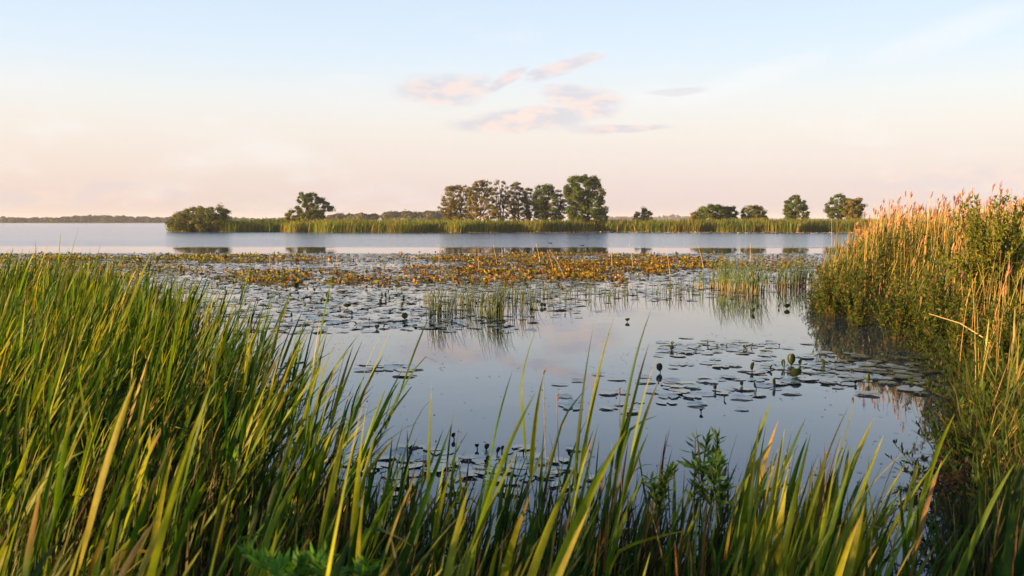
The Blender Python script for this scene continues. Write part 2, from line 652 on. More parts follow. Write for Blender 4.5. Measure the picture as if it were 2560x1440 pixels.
def reed_mass(name, B, H, lean, waz, nl, LL, WW, K, label, cat='reeds', fold=0, cols=None, stemw=.003, **kw):
    A = Acc()
    N = len(B)
    S0, P, wd, S = reed_arrays(B, H, lean, waz, nl, LL, WW, K, **kw)
    c = green_cols(N * nl) if cols is None else cols(N * nl)
    A.add(*strips(P.reshape(N * nl, K, 3), wd.reshape(N * nl, K), S.reshape(N * nl, K, 3), tipped(c, K), fold))
    sc_ = mixc([(.09, .12, .03), (.20, .16, .06), (.10, .07, .035)], [.5, .3, .2], N)
    A.add(*tubes(S0, np.broadcast_to(np.linspace(stemw, stemw * .4, 6), (N, 6)), sc_, 3))
    return obj(name, A.mesh(name, M_reed), label=label, cat=cat, kind='stuff')


def edge_left(y):
    return np.interp(y, [0, 1.2, 2.5, 4, 5, 6.2, 8, 10.5, 13, 15.5], [.4, .2, -.45, -.95, -1.15, -1.5, -2.45, -3.75, -5.1, -7.2])


def inside(n, x0, x1, y0, y1, f):
    """about n random points with acceptance f(x,y)->prob"""
    out = []
    tot = 0
    while tot < n:
        x, y = rng.uniform(x0, x1, n), rng.uniform(y0, y1, n)
        k = rng.uniform(0, 1, n) < f(x, y)
        out.append(np.stack([x[k], y[k]], 1))
        tot += k.sum()
        if len(out) > 80:
            break
    return np.concatenate(out)[:n]


def zfix(xy):
    return np.column_stack([xy, np.maximum(land_h(xy[:, 0], xy[:, 1]), -.15) - .02])


# left reed bed beyond the nearest plants
def f_left(x, y):
    e = edge_left(y)
    d = e - x
    vis = (x > -.66 * y - 1.2)
    return np.clip(d / .9 + .12, 0, 1) * vis * (.45 + .55 * fbm(x * 1.2, y * 1.2, 31))


xy = inside(3500, -12.5, 0, 3.9, 15.3, f_left)
N = len(xy)
B = zfix(xy)
Hh = np.clip(rng.normal(.93, .10, N) - .013 * (xy[:, 1] - 4) + .25 * (fbm(xy[:, 0] * .5, xy[:, 1] * .5, 33) - .5), .6, 1.25)
tall = rng.uniform(0, 1, N) < .035
Hh[tall] += rng.uniform(.1, .34, tall.sum())
Hh += rng.normal(0, .05, N)
Hh += .14 * np.clip((-5.5 - xy[:, 0]) / 2, 0, 1)
reed_mass('reed_bed', B, Hh, Hh * rng.uniform(.08, .50, N), rng.normal(0.05, .5, N), 8, .47, .0105, 6,
          'dense green wind-blown reed bed standing in the water along the left shore', spread=.95, bend=(.3, 1.7), th0=(.2, .65))

# unseen reeds added out of frame left to dapple the front shore with shade
xy = np.column_stack([rng.uniform(-7.5, -3.2, 330), rng.uniform(-2.6, 1.3, 330)])
xy = xy[fbm(xy[:, 0] * 1.1, xy[:, 1] * 1.1, 35) > .40]
N = len(xy)
B = zfix(xy)
reed_mass('added_shade_reeds', B, rng.uniform(1.15, 1.6, N), rng.uniform(.1, .4, N), rng.normal(0.05, .4, N), 8, .45, .011, 5,
          'tall green reeds added unseen left of the viewer to shade the front shore', spread=.85, bend=(.3, 1.25))

# ------------------------------------------------------------------ near reeds, one object each
def reed_things(spec):
    """spec: dict B,H,lean,waz,nl,LL,WW,cols,labels,group ; every reed an Empty with stem and leaves"""
    B = spec['B']
    N = len(B)
    nl = spec['nl']
    K = 9
    S0, P, wd, S = reed_arrays(B, spec['H'], spec['lean'], spec['waz'], nl, spec['LL'], spec['WW'], K,
                               **spec.get('kw', {}))
    cols = tipped(spec['cols'](N * nl), K).reshape(N, nl, K, 3)
    for i in range(N):
        lab = spec['labels'](B[i]) if callable(spec['labels']) else spec['labels'][i]
        e = obj('green_reed', None, label=lab, cat='reed', group=spec['group'], loc=B[i])
        e.empty_display_size = .1
        w = spec.get('stemw', .0035)
        sc_ = jit((.10, .14, .035) if rng.uniform() < .7 else (.22, .18, .07), 1)
        v, f, c = tubes(S0[i:i + 1] - B[i], np.linspace(w, w * .4, 6)[None], sc_, 5)
        obj('stem', make_mesh('stem', v, f, c, [M_reed], True), e)
        for j in range(nl):
            v, f, c = strips(P[i, j:j + 1] - B[i], wd[i, j:j + 1], S[i, j:j + 1], cols[i, j:j + 1], .28)
            obj('leaf', make_mesh('leaf', v, f, c, [M_reed], True), e)


def scatter(n, xr, yr, acc=None):
    return zfix(inside(n, xr[0], xr[1], yr[0], yr[1], acc or (lambda x, y: np.ones_like(x))))


def gcol(p):
    return lambda n: green_cols(n, p)


G_REEDS = 'green reeds of the nearest shore'
# left front
B = scatter(98, (-3.0, .2), (1.45, 3.9), lambda x, y: (x < edge_left(y)) * (x > -.62 * y - .25) * 1.0)
N = len(B)
reed_things(dict(B=B, H=rng.uniform(.80, 1.06, N), lean=rng.uniform(.06, .42, N), waz=rng.normal(.1, .5, N), nl=8, LL=.46, WW=.0145,
                 cols=gcol([.16, .28, .28, .24, .04]), labels=lambda b: ('green reed at the open outer rim of the left bed beside the water' if b[0] > float(edge_left(b[1])) - .45
                                              else 'wind-bent green reed rooted in the nearest rows of the left bed' if b[1] < 2.6 else 'green reed inside the left bed behind its nearest rows'), group=G_REEDS))
# centre front
B = scatter(108, (-.75, 1.05), (2.1, 3.9), lambda x, y: (x > edge_left(y) - .1) * (.3 + .7 * fbm(x * 2, y * 2, 41)))
N = len(B)
reed_things(dict(B=B, H=rng.uniform(.54, .85, N) - .03 * (B[:, 1] - 2.1), lean=rng.uniform(.03, .3, N), waz=rng.normal(.1, .7, N), nl=7, LL=.40, WW=.0125,
                 kw=dict(th0=(.2, .6), bend=(.2, 1.1), spread=1.1),
                 cols=gcol([.34, .36, .18, .08, .04]), labels=lambda b: ('short reed of the middle front growing right beside the left bed' if b[0] < -.15 else
                                              'short reed of the middle front with dark lily pads behind it' if b[0] < .45 else 'short reed of the middle front below the tall lone reeds'), group=G_REEDS))
# right of centre, pale tuft, sunlight put into its yellower leaf colours
B = scatter(46, (.55, 1.75), (2.0, 3.3), lambda x, y: np.exp(-((x - .305 * y) / .26) ** 2))
N = len(B)
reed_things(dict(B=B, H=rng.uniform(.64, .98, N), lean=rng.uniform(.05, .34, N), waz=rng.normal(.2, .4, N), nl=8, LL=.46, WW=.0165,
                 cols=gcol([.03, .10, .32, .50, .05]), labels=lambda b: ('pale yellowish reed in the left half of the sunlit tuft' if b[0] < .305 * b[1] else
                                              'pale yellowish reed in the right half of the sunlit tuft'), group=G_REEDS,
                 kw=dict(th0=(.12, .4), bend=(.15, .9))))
# right corner
B = scatter(36, (.85, 2.3), (1.8, 3.4), lambda x, y: np.clip((x - .45 * y) / .15, 0, 1))
N = len(B)
reed_things(dict(B=B, H=rng.uniform(.60, .90, N), lean=rng.uniform(-.12, .22, N), waz=rng.normal(.3, .6, N), nl=7, LL=.42, WW=.0150,
                 kw=dict(th0=(.2, .6), bend=(.2, 1.1), spread=1.1),
                 cols=gcol([.42, .38, .14, .04, .02]), labels=lambda b: ('broad dark green reed of the right corner standing against blue water' if b[0] < 1.6 else
                                              'broad dark green reed of the right corner standing against the shaded bank'), group=G_REEDS))
# single tall reeds that stick out above the rest: tip pixel, distance
TALL = [(1600, 762, 3.0, .10, 'tallest lone reed whose tip crosses the lily pads right of the middle'),
        (1318, 800, 2.9, -.16, 'tall reed leaning left before the reflection of the rushes'),
        (1484, 812, 2.8, .06, 'tall upright reed left of the tallest lone reed'),
        (1512, 800, 3.1, .12, 'tall thin reed touching the tallest lone reed on its left side'),
        (1268, 870, 2.6, .12, 'tall upright reed standing in the middle before calm water'),
        (1655, 800, 2.7, .20, 'tall reed leaning right of the tallest lone reed'),
        (1450, 890, 2.9, .28, 'reed with one stiff blade leaning right over calm water'),
        (932, 842, 2.6, .26, 'tall reed leaning right at the open edge of the left reed bed'),
        (792, 800, 3.4, .04, 'straight tall yellowish reed at the edge of the left reed bed'),
        (822, 700, 4.6, .16, 'high reed rising over the left reed bed before the lily pads'),
        (1946, 880, 2.5, .10, 'tall pale reed rising above the sunlit tuft'),
        (2165, 1050, 2.4, .34, 'reed arching right over the blue water beside the sunlit tuft'),
        (1085, 960, 3.0, -.06, 'thin upright reed right of the left reed bed'),
        (1035, 1000, 2.8, .30, 'reed slanting right in front of open water left of the middle'),
        (2050, 930, 2.6, .42, 'broad pale reed leaning far right from the sunlit tuft'),
        (2330, 1130, 2.3, .40, 'long reed blade slanting right across the blue water'),
        (700, 760, 5.2, .2, 'tall reed at the right rim of the left reed bed far from the shore'),
        (75, 605, 7.0, .35, 'thin high reed bending right above the left reed bed')]
for px, py, Y, ln, lab in TALL:
    x, z = at_y(px, py, Y)
    b0 = np.array([[x - ln - .04, Y, -.05]])
    Hs = (z + .05) - .36
    reed_things(dict(B=b0, H=np.array([Hs]), lean=np.array([ln * .8]), waz=np.array([.0]), nl=7, LL=.44, WW=.0088 if Y < 4 else .011,
                     cols=gcol([.1, .35, .35, .18, .02]), labels=[lab], group=None, kw=dict(th0=(.08, .30), bend=(.05, .5), t0=.3)))

# low tangle of thin blades and dead stems at the feet of the front reeds
def f_low(x, y):
    return ((x > -.62 * y - .2) & (x < .62 * y + .4)) * np.where(x < edge_left(y), 1, np.clip(1.2 - .55 * (y - 2.2), .15, .8)) * (.3 + .7 * fbm(x * 2.2, y * 2.2, 51)) * np.where((x > .36 * y) & (x < .49 * y), .16, 1)


xy = inside(4600, -3, 3.2, 1.5, 4.3, f_low)
B = zfix(xy)
N = len(B)
reed_mass('reed_undergrowth', B, rng.uniform(.3, .88, N) * rng.uniform(.7, 1, N), rng.uniform(.0, .2, N), rng.normal(.1, .8, N), 7, .34, .0068, 5,
          'tangle of thin blades and dead stems at the feet of the front reeds', cat='undergrowth',
          cols=lambda n: mixc([(.034, .075, .010), (.07, .105, .014), (.08, .05, .024), (.035, .025, .014)], [.35, .15, .2, .3], n, .25), spread=1.3)

# ------------------------------------------------------------------ right bank
def bank_pts(n, f, x1=22, y0=2.6, y1=30):
    return zfix(inside(n, 1.5, x1, y0, y1, lambda x, y: ((x > edge_right(y)) & (x < .64 * y + 1.6)) * f(x, y)))


def dry_arrays(B, H, lean, waz):
    N = len(B)
    t = np.linspace(0, 1, 7)
    d = np.stack([np.cos(waz), np.sin(waz)], 1)
    P = np.empty((N, 7, 3))
    P[..., :2] = B[:, None, :2] + d[:, None] * (lean[:, None] * t ** 2)[..., None]
    P[..., 2] = B[:, None, 2] + H[:, None] * t
    return P


def plume(tip, tang, L, waz, n=11, w=.004):
    """feathery drooping seed head -> arrays for strips"""
    K = 4
    s = np.linspace(0, 1, K)
    start = tip - tang * L * .55 * rng.uniform(0, 1, (n, 1))
    ph = waz + rng.normal(0, .7, n)
    th = rng.uniform(.1, .55, n)
    dr = rng.uniform(.1, .8, n)
    ln = L * rng.uniform(.35, .7, n)
    ang = th[:, None] + dr[:, None] * s
    dd = np.stack([np.sin(ang) * np.cos(ph)[:, None], np.sin(ang) * np.sin(ph)[:, None], np.cos(ang)], -1)
    P = start[:, None] + np.concatenate([np.zeros((n, 1, 3)), np.cumsum(dd[:, :-1] * (ln[:, None, None] / (K - 1)), 1)], 1)
    S = np.stack([-np.sin(ph), np.cos(ph), 0 * ph], -1)[:, None] * np.ones((1, K, 1))
    wd = np.broadcast_to(w * np.array([.5, 1.2, 1, .2]), (n, K)) * rng.uniform(.7, 1.4, (n, 1))
    return P, wd, S


STRAW = [(.44, .30, .10), (.52, .36, .12), (.36, .21, .07), (.28, .24, .07)]


def f_dry(x, y):
    main = np.clip((x - edge_right(y)) / 1.0 - .15, 0, 1) * (y > 14.2) * (y < 26) * (x < .60 * y + .6)
    right = (y > 7.2) * (y < 12.5) * (x > .50 * y)
    return np.where(main > 0, main, right * .55)


Bd = bank_pts(1500, f_dry)
order = np.argsort(Bd[:, 1])
Bd = Bd[order]
N = len(Bd)
depth_in = np.clip((Bd[:, 0] - edge_right(Bd[:, 1])) / 1.6, 0, 1)
Hd = np.where(Bd[:, 1] > 13.5, 1.20 + .68 * depth_in + rng.normal(0, .20, N), rng.uniform(.9, 1.35, N))
Hd -= .25 * (Bd[:, 1] > 13.5)
lean = rng.normal(.08, .16, N)
waz = rng.normal(0, .6, N)
Pd = dry_arrays(Bd, Hd, lean, waz)
# the 300 that stand highest and nearest are things
score = (Bd[:, 2] + Hd) - .03 * Bd[:, 1] + rng.uniform(0, .1, N)
top300 = set(np.argsort(-score)[:296].tolist())
A = Acc()
pl = Acc()
for i in range(N):
    rad = np.linspace(.0062, .003, 7)[None] * (1.0 + .25 * (Bd[i, 1] > 13))
    c = mixc(STRAW, [.4, .3, .2, .1], 1)
    tip = Pd[i, -1]
    tang = Pd[i, -1] - Pd[i, -2]
    tang /= np.linalg.norm(tang)
    has_plume = (Bd[i, 1] > 13.5 and rng.uniform() < .5) or rng.uniform() < .08
    pc = mixc([(.36, .16, .10), (.27, .12, .08), (.42, .22, .13)], [.5, .3, .2], 1)[0]
    if i in top300:
        e = obj('dry_reed', None, cat='reed', group='dry straw reeds on the right bank', loc=Bd[i],
                label=('tan straw reed with feathery reddish plume standing in the right bank reed bed' if has_plume else
                       'bare tan straw reed stalk standing in the right bank reed bed'))
        v, f, cc = tubes(Pd[i:i + 1] - Bd[i], rad, c, 4)
        obj('stalk', make_mesh('stalk', v, f, cc, [M_straw]), e)
        if has_plume:
            P_, w_, S_ = plume(tip - Bd[i], tang, rng.uniform(.14, .24), .25, 12, .006)
            v, f, cc = strips(P_, w_, S_, jit(pc, len(P_), .2))
            obj('plume', make_mesh('plume', v, f, cc, [M_straw]), e)
    else:
        A.add(*tubes(Pd[i:i + 1], rad, c, 3))
        if has_plume:
            P_, w_, S_ = plume(tip, tang, rng.uniform(.15, .22), .1, 9, .0075)
            A.add(*strips(P_, w_, S_, jit(pc, len(P_), .2)))
o = obj('dry_reed_bed', A.mesh('dry_reed_bed', M_straw), label='dense tan straw reeds massed behind the nearer ones on the right bank', cat='reeds', kind='stuff')

# green reeds mixed in on the right bank
def f_gr(x, y):
    return (.35 + .65 * fbm(x * 1.1, y * 1.1, 61)) * np.where(y > 13, 1, .7)


B = bank_pts(2000, f_gr, y0=5)
N = len(B)
din = np.clip((B[:, 0] - edge_right(B[:, 1])) / 1.5, 0, 1)
Hh = np.where(B[:, 1] > 13, .90 + .50 * din, .62 + .3 * din) + rng.normal(0, .12, N)
reed_mass('green_reed_bed', B, Hh, rng.uniform(0, .3, N), rng.normal(.0, .5, N), 7, .42, .0085, 5,
          'green reeds growing among straw stalks on the right bank', spread=.9,
          cols=lambda n: mixc([(.06, .105, .02), (.11, .14, .03), (.22, .19, .05), (.36, .25, .09)], [.3, .3, .25, .15], n))


def herb_arrays(B, H, leaflen, nlv, lean, cols, wr=.16, sc=.5):
    """stems with many small lance-shaped leaves; diamond leaves of 2 tris"""
    N = len(B)
    t = np.linspace(0, 1, 5)
    ph0 = rng.uniform(0, 6.28, N)
    top = np.stack([np.cos(ph0) * lean, np.sin(ph0) * lean, H], 1)
    P = B[:, None] + top[:, None] * t[:, None] ** np.array([1.7, 1.7, 1])
    tj = rng.uniform(.12, 1, (N, nlv)) ** .8
    base = B[:, None] + top[:, None] * tj[..., None] ** np.array([1.7, 1.7, 1])
    ph = rng.uniform(0, 6.28, (N, nlv))
    el_ = rng.uniform(-.1, 1.0, (N, nlv)) + .4 * tj
    d = np.stack([np.cos(ph) * np.cos(el_), np.sin(ph) * np.cos(el_), np.sin(el_)], -1)
    L = (leaflen * rng.uniform(.6, 1.3, (N, nlv)) * (1.15 - sc * tj))[..., None]
    h = np.stack([-np.sin(ph), np.cos(ph), 0 * ph], -1)
    nn_ = np.cross(h, d)
    tau = rng.uniform(-1, 1, (N, nlv, 1))
    h = h * np.cos(tau) + nn_ * np.sin(tau)
    a = base
    b = base + d * L * .45 + h * L * wr
    c = base + d * L
    e = base + d * L * .45 - h * L * wr
    V = np.stack([a, b, c, e], 2).reshape(-1, 3)
    q = np.arange(len(V)).reshape(-1, 4)
    C = np.repeat(cols(N * nlv), 4, 0)
    return P, V, q, C


HERB = lambda n: mixc([(.034, .064, .009), (.060, .094, .012), (.11, .12, .016), (.18, .14, .022), (.16, .09, .035)], [.3, .32, .22, .1, .06], n)
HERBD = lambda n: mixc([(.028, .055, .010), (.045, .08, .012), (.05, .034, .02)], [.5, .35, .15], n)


def herb_mass(name, B, H, LL, nlv, lean, label, cols=HERB, stemc=(.12, .10, .04)):
    P, V, q, C = herb_arrays(B, H, LL, nlv, lean, cols)
    A = Acc()
    A.add(V, q, C)
    A.add(*tubes(P, np.broadcast_to(np.linspace(.004, .0015, 5), (len(B), 5)), jit(stemc, len(B)), 3))
    return obj(name, A.mesh(name, M_herb), label=label, cat='undergrowth', kind='stuff')


B = bank_pts(2500, lambda x, y: np.clip((x - edge_right(y)) / .5 + .2, 0, 1) * (.25 + .75 * fbm(x * .9, y * .9, 71)), y0=4.5, y1=22)
N = len(B)
din = np.clip((B[:, 0] - edge_right(B[:, 1])) / 1.6, 0, 1)
hum = fbm(B[:, 0] * .8, B[:, 1] * .8, 72)
Hh = (.35 + .55 * din) * (.65 + .8 * hum) + rng.normal(0, .07, N) + np.clip((B[:, 1] - 12) * .05, 0, .3)
herb_mass('undergrowth', B, np.clip(Hh, .15, 1.5), .115, 28, .16, 'leafy green willowherb and weeds covering the right bank')
# overhanging dark growth on the lower edge of the right bank
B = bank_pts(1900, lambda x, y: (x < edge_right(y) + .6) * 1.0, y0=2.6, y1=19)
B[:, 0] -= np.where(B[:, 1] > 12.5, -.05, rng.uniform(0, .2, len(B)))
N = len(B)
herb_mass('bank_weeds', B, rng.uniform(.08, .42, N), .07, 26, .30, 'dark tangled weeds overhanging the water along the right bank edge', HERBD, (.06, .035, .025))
xy = inside(700, 1.4, 5.5, 2.4, 9.5, lambda x, y: ((x > edge_right(y) - .05) & (x < .64 * y + .7)) * 1.0)
B = zfix(xy)
N = len(B)
reed_mass('bank_grass', B, rng.uniform(.2, .5, N), rng.uniform(-.1, .25, N), rng.uniform(-3, 3, N), 6, .36, .0048, 5,
          'long dark grass drooping over the near right bank', cat='grass', cols=lambda n: mixc([(.034, .066, .010), (.06, .09, .016), (.09, .065, .03)], [.5, .3, .2], n), spread=1.3, bend=(.4, 1.5))


# ------------------------------------------------------------------ trees and bushes
def leaf_cloud(centers, radii, n, size, cols, squash=.8, shell=.55):
    """n leaf-clump faces spread through ellipsoidal lobes; colour varies per lobe and leaf"""
    k = rng.choice(len(centers), n, p=(radii ** 2).prod(1) ** .33 / ((radii ** 2).prod(1) ** .33).sum())
    u = rng.normal(0, 1, (n, 3))
    u /= np.linalg.norm(u, axis=1, keepdims=True)
    r = rng.uniform(shell, 1.0, (n, 1)) ** .7 * (1 + rng.normal(0, .06, (n, 1)))
    c = centers[k] + u * radii[k] * r
    # face orientation: roughly outward with scatter
    nm = u + rng.normal(0, .55, (n, 3)) + np.array([0, 0, .25])
    nm /= np.linalg.norm(nm, axis=1, keepdims=True)
    ref = rng.normal(0, 1, (n, 3))
    a = np.cross(nm, ref)
    a /= np.linalg.norm(a, axis=1, keepdims=True)
    b = np.cross(nm, a)
    s = size * rng.uniform(.55, 1.45, (n, 1))
    sb = s * rng.uniform(.4, .8, (n, 1))
    off = nm * s * .18
    V = np.stack([c - a * s, c - b * sb + off, c + a * s, c + b * sb + off * rng.uniform(-1, 1, (n, 1))], 1).reshape(-1, 3)
    q = np.arange(4 * n).reshape(-1, 4)
    lobe = cols(len(centers))
    C = lobe[k] * np.clip(1 + rng.normal(0, .16, (n, 1)), .5, 1.6)
    return V, q, np.repeat(C, 4, 0)


def tree(name, label, cat, Y, outline, pxc, basepy, nlobes, nleaf, cols, leaf=.17, lob=(.5, 1.0), trunks=1, barkc=(.10, .075, .05), group=None, depth=.8, ground=.2, gap=.5, gaps=0, lowfill=0):
    """outline: list of (py, px_left, px_right) read top to bottom; turned into metres at distance Y"""
    Y = Y + 6
    if 'group' in label:
        outline = [(a_, (b_ + c_) / 2 - (c_ - b_) * .60, (b_ + c_) / 2 + (c_ - b_) * .60) for a_, b_, c_ in outline]
    o = sorted(outline)
    pys = np.array([r[0] for r in o], float)
    Lx = np.array([at_y(r[1], r[0], Y)[0] for r in o])
    Rx = np.array([at_y(r[2], r[0], Y)[0] for r in o])
    zs = np.array([at_y(r[1], r[0], Y)[1] for r in o])       # descending
    zi, Li, Ri = zs[::-1], Lx[::-1], Rx[::-1]
    x0 = at_y(pxc, basepy, Y)[0]
    root = obj(name, None, label=label, cat=cat, group=group, loc=(x0, Y, ground))
    hgt = zs[0] - ground
    C, Rr = [], []
    tries = 0
    maxw = (Ri - Li).max()
    nlobes = int(nlobes * 1.5)
    while len(C) < nlobes and tries < 5000:
        tries += 1
        zc = rng.uniform(zi[0], zs[0], 12)
        if C:
            CA = np.array(C)
            lc, rc_ = np.interp(zc, zi, Li), np.interp(zc, zi, Ri)
            xc_ = rng.uniform(lc, rc_) - x0
            dmin = ((xc_[:, None] - CA[None, :, 0]) ** 2 + (zc[:, None] - ground - CA[None, :, 2]) ** 2).min(1)
            j_ = int(np.argmax(dmin))
            z, xwant = zc[j_], xc_[j_] + x0
        else:
            z, xwant = zc[0], (Lx[0] + Rx[0]) / 2
        l, r = np.interp(z, zi, Li), np.interp(z, zi, Ri)
        rad = rng.uniform(*lob)
        if r - l < rad * .7:
            rad = max((r - l) * .5, lob[0] * .6)
        hx = (r - l) / 2
        x = np.clip(xwant, l + rad * .75, r - rad * .75) if r - l > 1.5 * rad else (l + r) / 2
        z = min(z, zs[0] - rad * .65)
        fx_ = (x - (l + r) / 2) / max(hx, .1)
        yd = depth * hx * math.sqrt(max(0, 1 - min(fx_ * fx_, 1))) * rng.uniform(-1, 1)
        C.append((x - x0 + rng.normal(0, .16), yd, z - ground + rng.normal(0, .14)))
        Rr.append((rad, rad, rad * rng.uniform(.55, .75)))
    C = np.array(C)
    Rr = np.array(Rr)
    Rr *= rng.uniform(.65, 1.0, (len(Rr), 1))
    V, q, cc = leaf_cloud(C, Rr, int(nleaf * 2.1), leaf * .68, cols, shell=.45)
    # looser sprays between and outside the lobes
    V2, q2, cc2 = leaf_cloud(C + rng.normal(0, .12, C.shape), Rr * 1.35, int(nleaf * .7), leaf * .62, cols, shell=.5)
    V, q, cc = np.concatenate([V, V2]), np.concatenate([q, q2 + len(V)]), np.concatenate([cc, cc2])
    crown = obj('crown', make_mesh('crown', V, q, cc, [M_tree]), root)
    # trunk with limbs reaching the lobes
    A = Acc()
    for t_ in range(trunks):
        tx = (t_ - (trunks - 1) / 2) * maxw * .12
        K = 7
        s = np.linspace(0, 1, K)
        topx = (Lx[0] + Rx[0]) / 2 - x0
        P = np.stack([tx + (topx * .8 + tx * 1.2) * s ** 1.3 + .12 * np.sin(s * 7 + t_), .1 * np.cos(s * 5 + t_ * 2), hgt * .92 * s], 1)[None]
        r0 = .018 * hgt + .05
        barkc = tuple(b_ * .55 for b_ in barkc)
        A.add(*tubes(P, np.linspace(r0, .02, K)[None], jit(barkc, 1), 6))
        near = np.argsort(rng.uniform(0, 1, len(C)))[:max(6, len(C) // (2 * trunks))]
        for k in near:
            s0 = np.clip((C[k, 2] / hgt) * .62, .05, .85)
            p0 = np.array([np.interp(s0, s, P[0, :, i]) for i in range(3)])
            mid = (p0 + C[k]) / 2 + np.array([0, 0, -.05 * hgt * rng.uniform(-.5, 1)])
            A.add(*tubes(np.stack([p0, mid, C[k], C[k] + (C[k] - mid) * .25])[None], np.array([[r0 * .4, r0 * .28, .03, .01]]), jit(barkc, 1), 4))
    obj('trunk', A.mesh('trunk', M_bark), root)
    return root


ALDER = lambda n: mixc([(.050, .085, .010), (.075, .105, .012), (.105, .12, .014)], [.4, .4, .2], n, .15)
WARM = lambda n: mixc([(.13, .11, .014), (.17, .12, .016), (.10, .10, .013)], [.4, .3, .3], n, .15)
WILLOW = lambda n: mixc([(.11, .12, .015), (.15, .14, .018), (.08, .095, .012)], [.4, .3, .3], n, .13)
GREY = lambda n: mixc([(.08, .085, .016), (.10, .085, .018), (.06, .065, .014)], [.4, .3, .3], n, .15)

G_ISL = 'trees on the far reedy shore'
tree('bush', 'wide rounded grey-green willow bush at the left tip of the reedy shore', 'bush', 143,
     [(517, 478, 545), (522, 462, 560), (530, 448, 568), (540, 434, 572), (552, 425, 574), (562, 419, 568), (573, 424, 540)], 500, 570, 110, 7500, WILLOW, .15, (.45, .8), 3, group='bushes on the far reedy shore')
tree('alder_tree', 'small lone alder with a flat branch reaching right above a round bush', 'tree', 150,
     [(482, 752, 780), (490, 742, 792), (500, 738, 806), (508, 744, 824), (516, 742, 832), (524, 740, 830), (532, 745, 812), (545, 755, 790)], 772, 565, 40, 4200, ALDER, .16, (.4, .75), 1, group=G_ISL)
tree('bush', 'round yellow-green bush under the small lone alder', 'bush', 145,
     [(524, 735, 790), (530, 722, 802), (538, 712, 808), (548, 706, 812), (560, 704, 812)], 762, 575, 34, 4200, WILLOW, .15, (.4, .7), 2, group='bushes on the far reedy shore')
tree('birch_tree', 'ochre leafed broad tree at the left end of the tree group', 'tree', 150,
     [(464, 1135, 1158), (470, 1122, 1176), (485, 1116, 1180), (500, 1112, 1182), (520, 1106, 1184), (540, 1116, 1182), (556, 1125, 1178)], 1145, 570, 60, 5200, WARM, .14, (.4, .75), 2, (.30, .22, .14), G_ISL)
tree('birch_tree', 'tall ochre tree with pale trunk, second from the left in the tree group', 'tree', 146,
     [(451, 1200, 1216), (458, 1188, 1224), (475, 1178, 1228), (500, 1172, 1232), (525, 1170, 1236), (545, 1172, 1238), (558, 1180, 1230)], 1192, 570, 52, 4600, WARM, .14, (.35, .7), 2, (.42, .30, .18), G_ISL)
tree('birch_tree', 'thin see-through tree with bare pale stems, third from the left in the tree group', 'tree', 149,
     [(450, 1242, 1262), (458, 1232, 1264), (470, 1228, 1266), (490, 1230, 1262), (510, 1234, 1264), (530, 1236, 1264), (548, 1236, 1262)], 1252, 570, 26, 1700, WARM, .13, (.3, .55), 3, (.45, .31, .19), G_ISL)
tree('birch_tree', 'pointed brownish green tree in the middle of the tree group', 'tree', 152,
     [(456, 1284, 1294), (465, 1276, 1304), (480, 1268, 1312), (500, 1262, 1318), (525, 1264, 1322), (548, 1268, 1318)], 1292, 570, 44, 3600, GREY, .14, (.35, .65), 2, (.20, .14, .09), G_ISL)
tree('birch_tree', 'slim dull brown tree squeezed in the middle of the tree group', 'tree', 156,
     [(468, 1312, 1326), (480, 1306, 1334), (500, 1304, 1338), (530, 1306, 1340), (550, 1308, 1338)], 1322, 570, 26, 2000, GREY, .13, (.3, .55), 2, (.18, .13, .09), G_ISL)
tree('alder_tree', 'dark round-topped alder left of the largest tree', 'tree', 150,
     [(460, 1346, 1378), (468, 1338, 1386), (485, 1332, 1390), (505, 1330, 1398), (530, 1334, 1402), (550, 1338, 1400)], 1362, 570, 56, 5200, ALDER, .15, (.4, .75), 2, group=G_ISL)
tree('birch_tree', 'low sparse tree filling the gap left of the largest tree', 'tree', 154,
     [(476, 1390, 1400), (488, 1384, 1410), (505, 1384, 1414), (525, 1386, 1416), (548, 1388, 1412)], 1400, 570, 22, 1500, GREY, .13, (.3, .55), 2, (.18, .13, .09), G_ISL)
tree('alder_tree', 'largest tree of the far shore, full dark green crown reaching down to the reeds', 'tree', 146,
     [(440, 1444, 1476), (446, 1424, 1500), (462, 1416, 1500), (482, 1406, 1512), (500, 1414, 1506), (525, 1414, 1518), (545, 1424, 1519), (556, 1432, 1512)], 1462, 572, 95, 10500, ALDER, .17, (.45, .85), 2, group=G_ISL)
tree('young_tree', 'small thin young tree right of the largest tree', 'tree', 158,
     [(520, 1606, 1614), (530, 1600, 1626), (540, 1598, 1630), (552, 1598, 1632)], 1614, 570, 18, 1300, WARM, .13, (.3, .5), 1, group=G_ISL)
tree('young_tree', 'tiny sparse sapling just left of the small thin young tree', 'tree', 158,
     [(532, 1588, 1594), (540, 1584, 1598), (550, 1584, 1600)], 1591, 570, 8, 420, WARM, .12, (.25, .4), 1, group=G_ISL)
BG = 'bushes on the far reedy shore'
tree('bush', 'small light bush at the left side of the long dark bush', 'bush', 150,
     [(531, 1732, 1742), (538, 1728, 1752), (550, 1727, 1754)], 1740, 568, 14, 1300, WARM, .14, (.35, .5), 1, group=BG)
tree('bush', 'broad green bush between a small light bush and a dark round one', 'bush', 148,
     [(512, 1775, 1800), (518, 1758, 1806), (530, 1748, 1812), (550, 1744, 1812)], 1782, 568, 34, 3600, ALDER, .15, (.4, .7), 2, group=BG)
tree('bush', 'dark round bush at the right end of the long bush row', 'bush', 150,
     [(516, 1805, 1826), (524, 1798, 1838), (535, 1796, 1844), (550, 1796, 1846)], 1820, 568, 28, 2800, GREY, .15, (.4, .65), 2, group=BG)
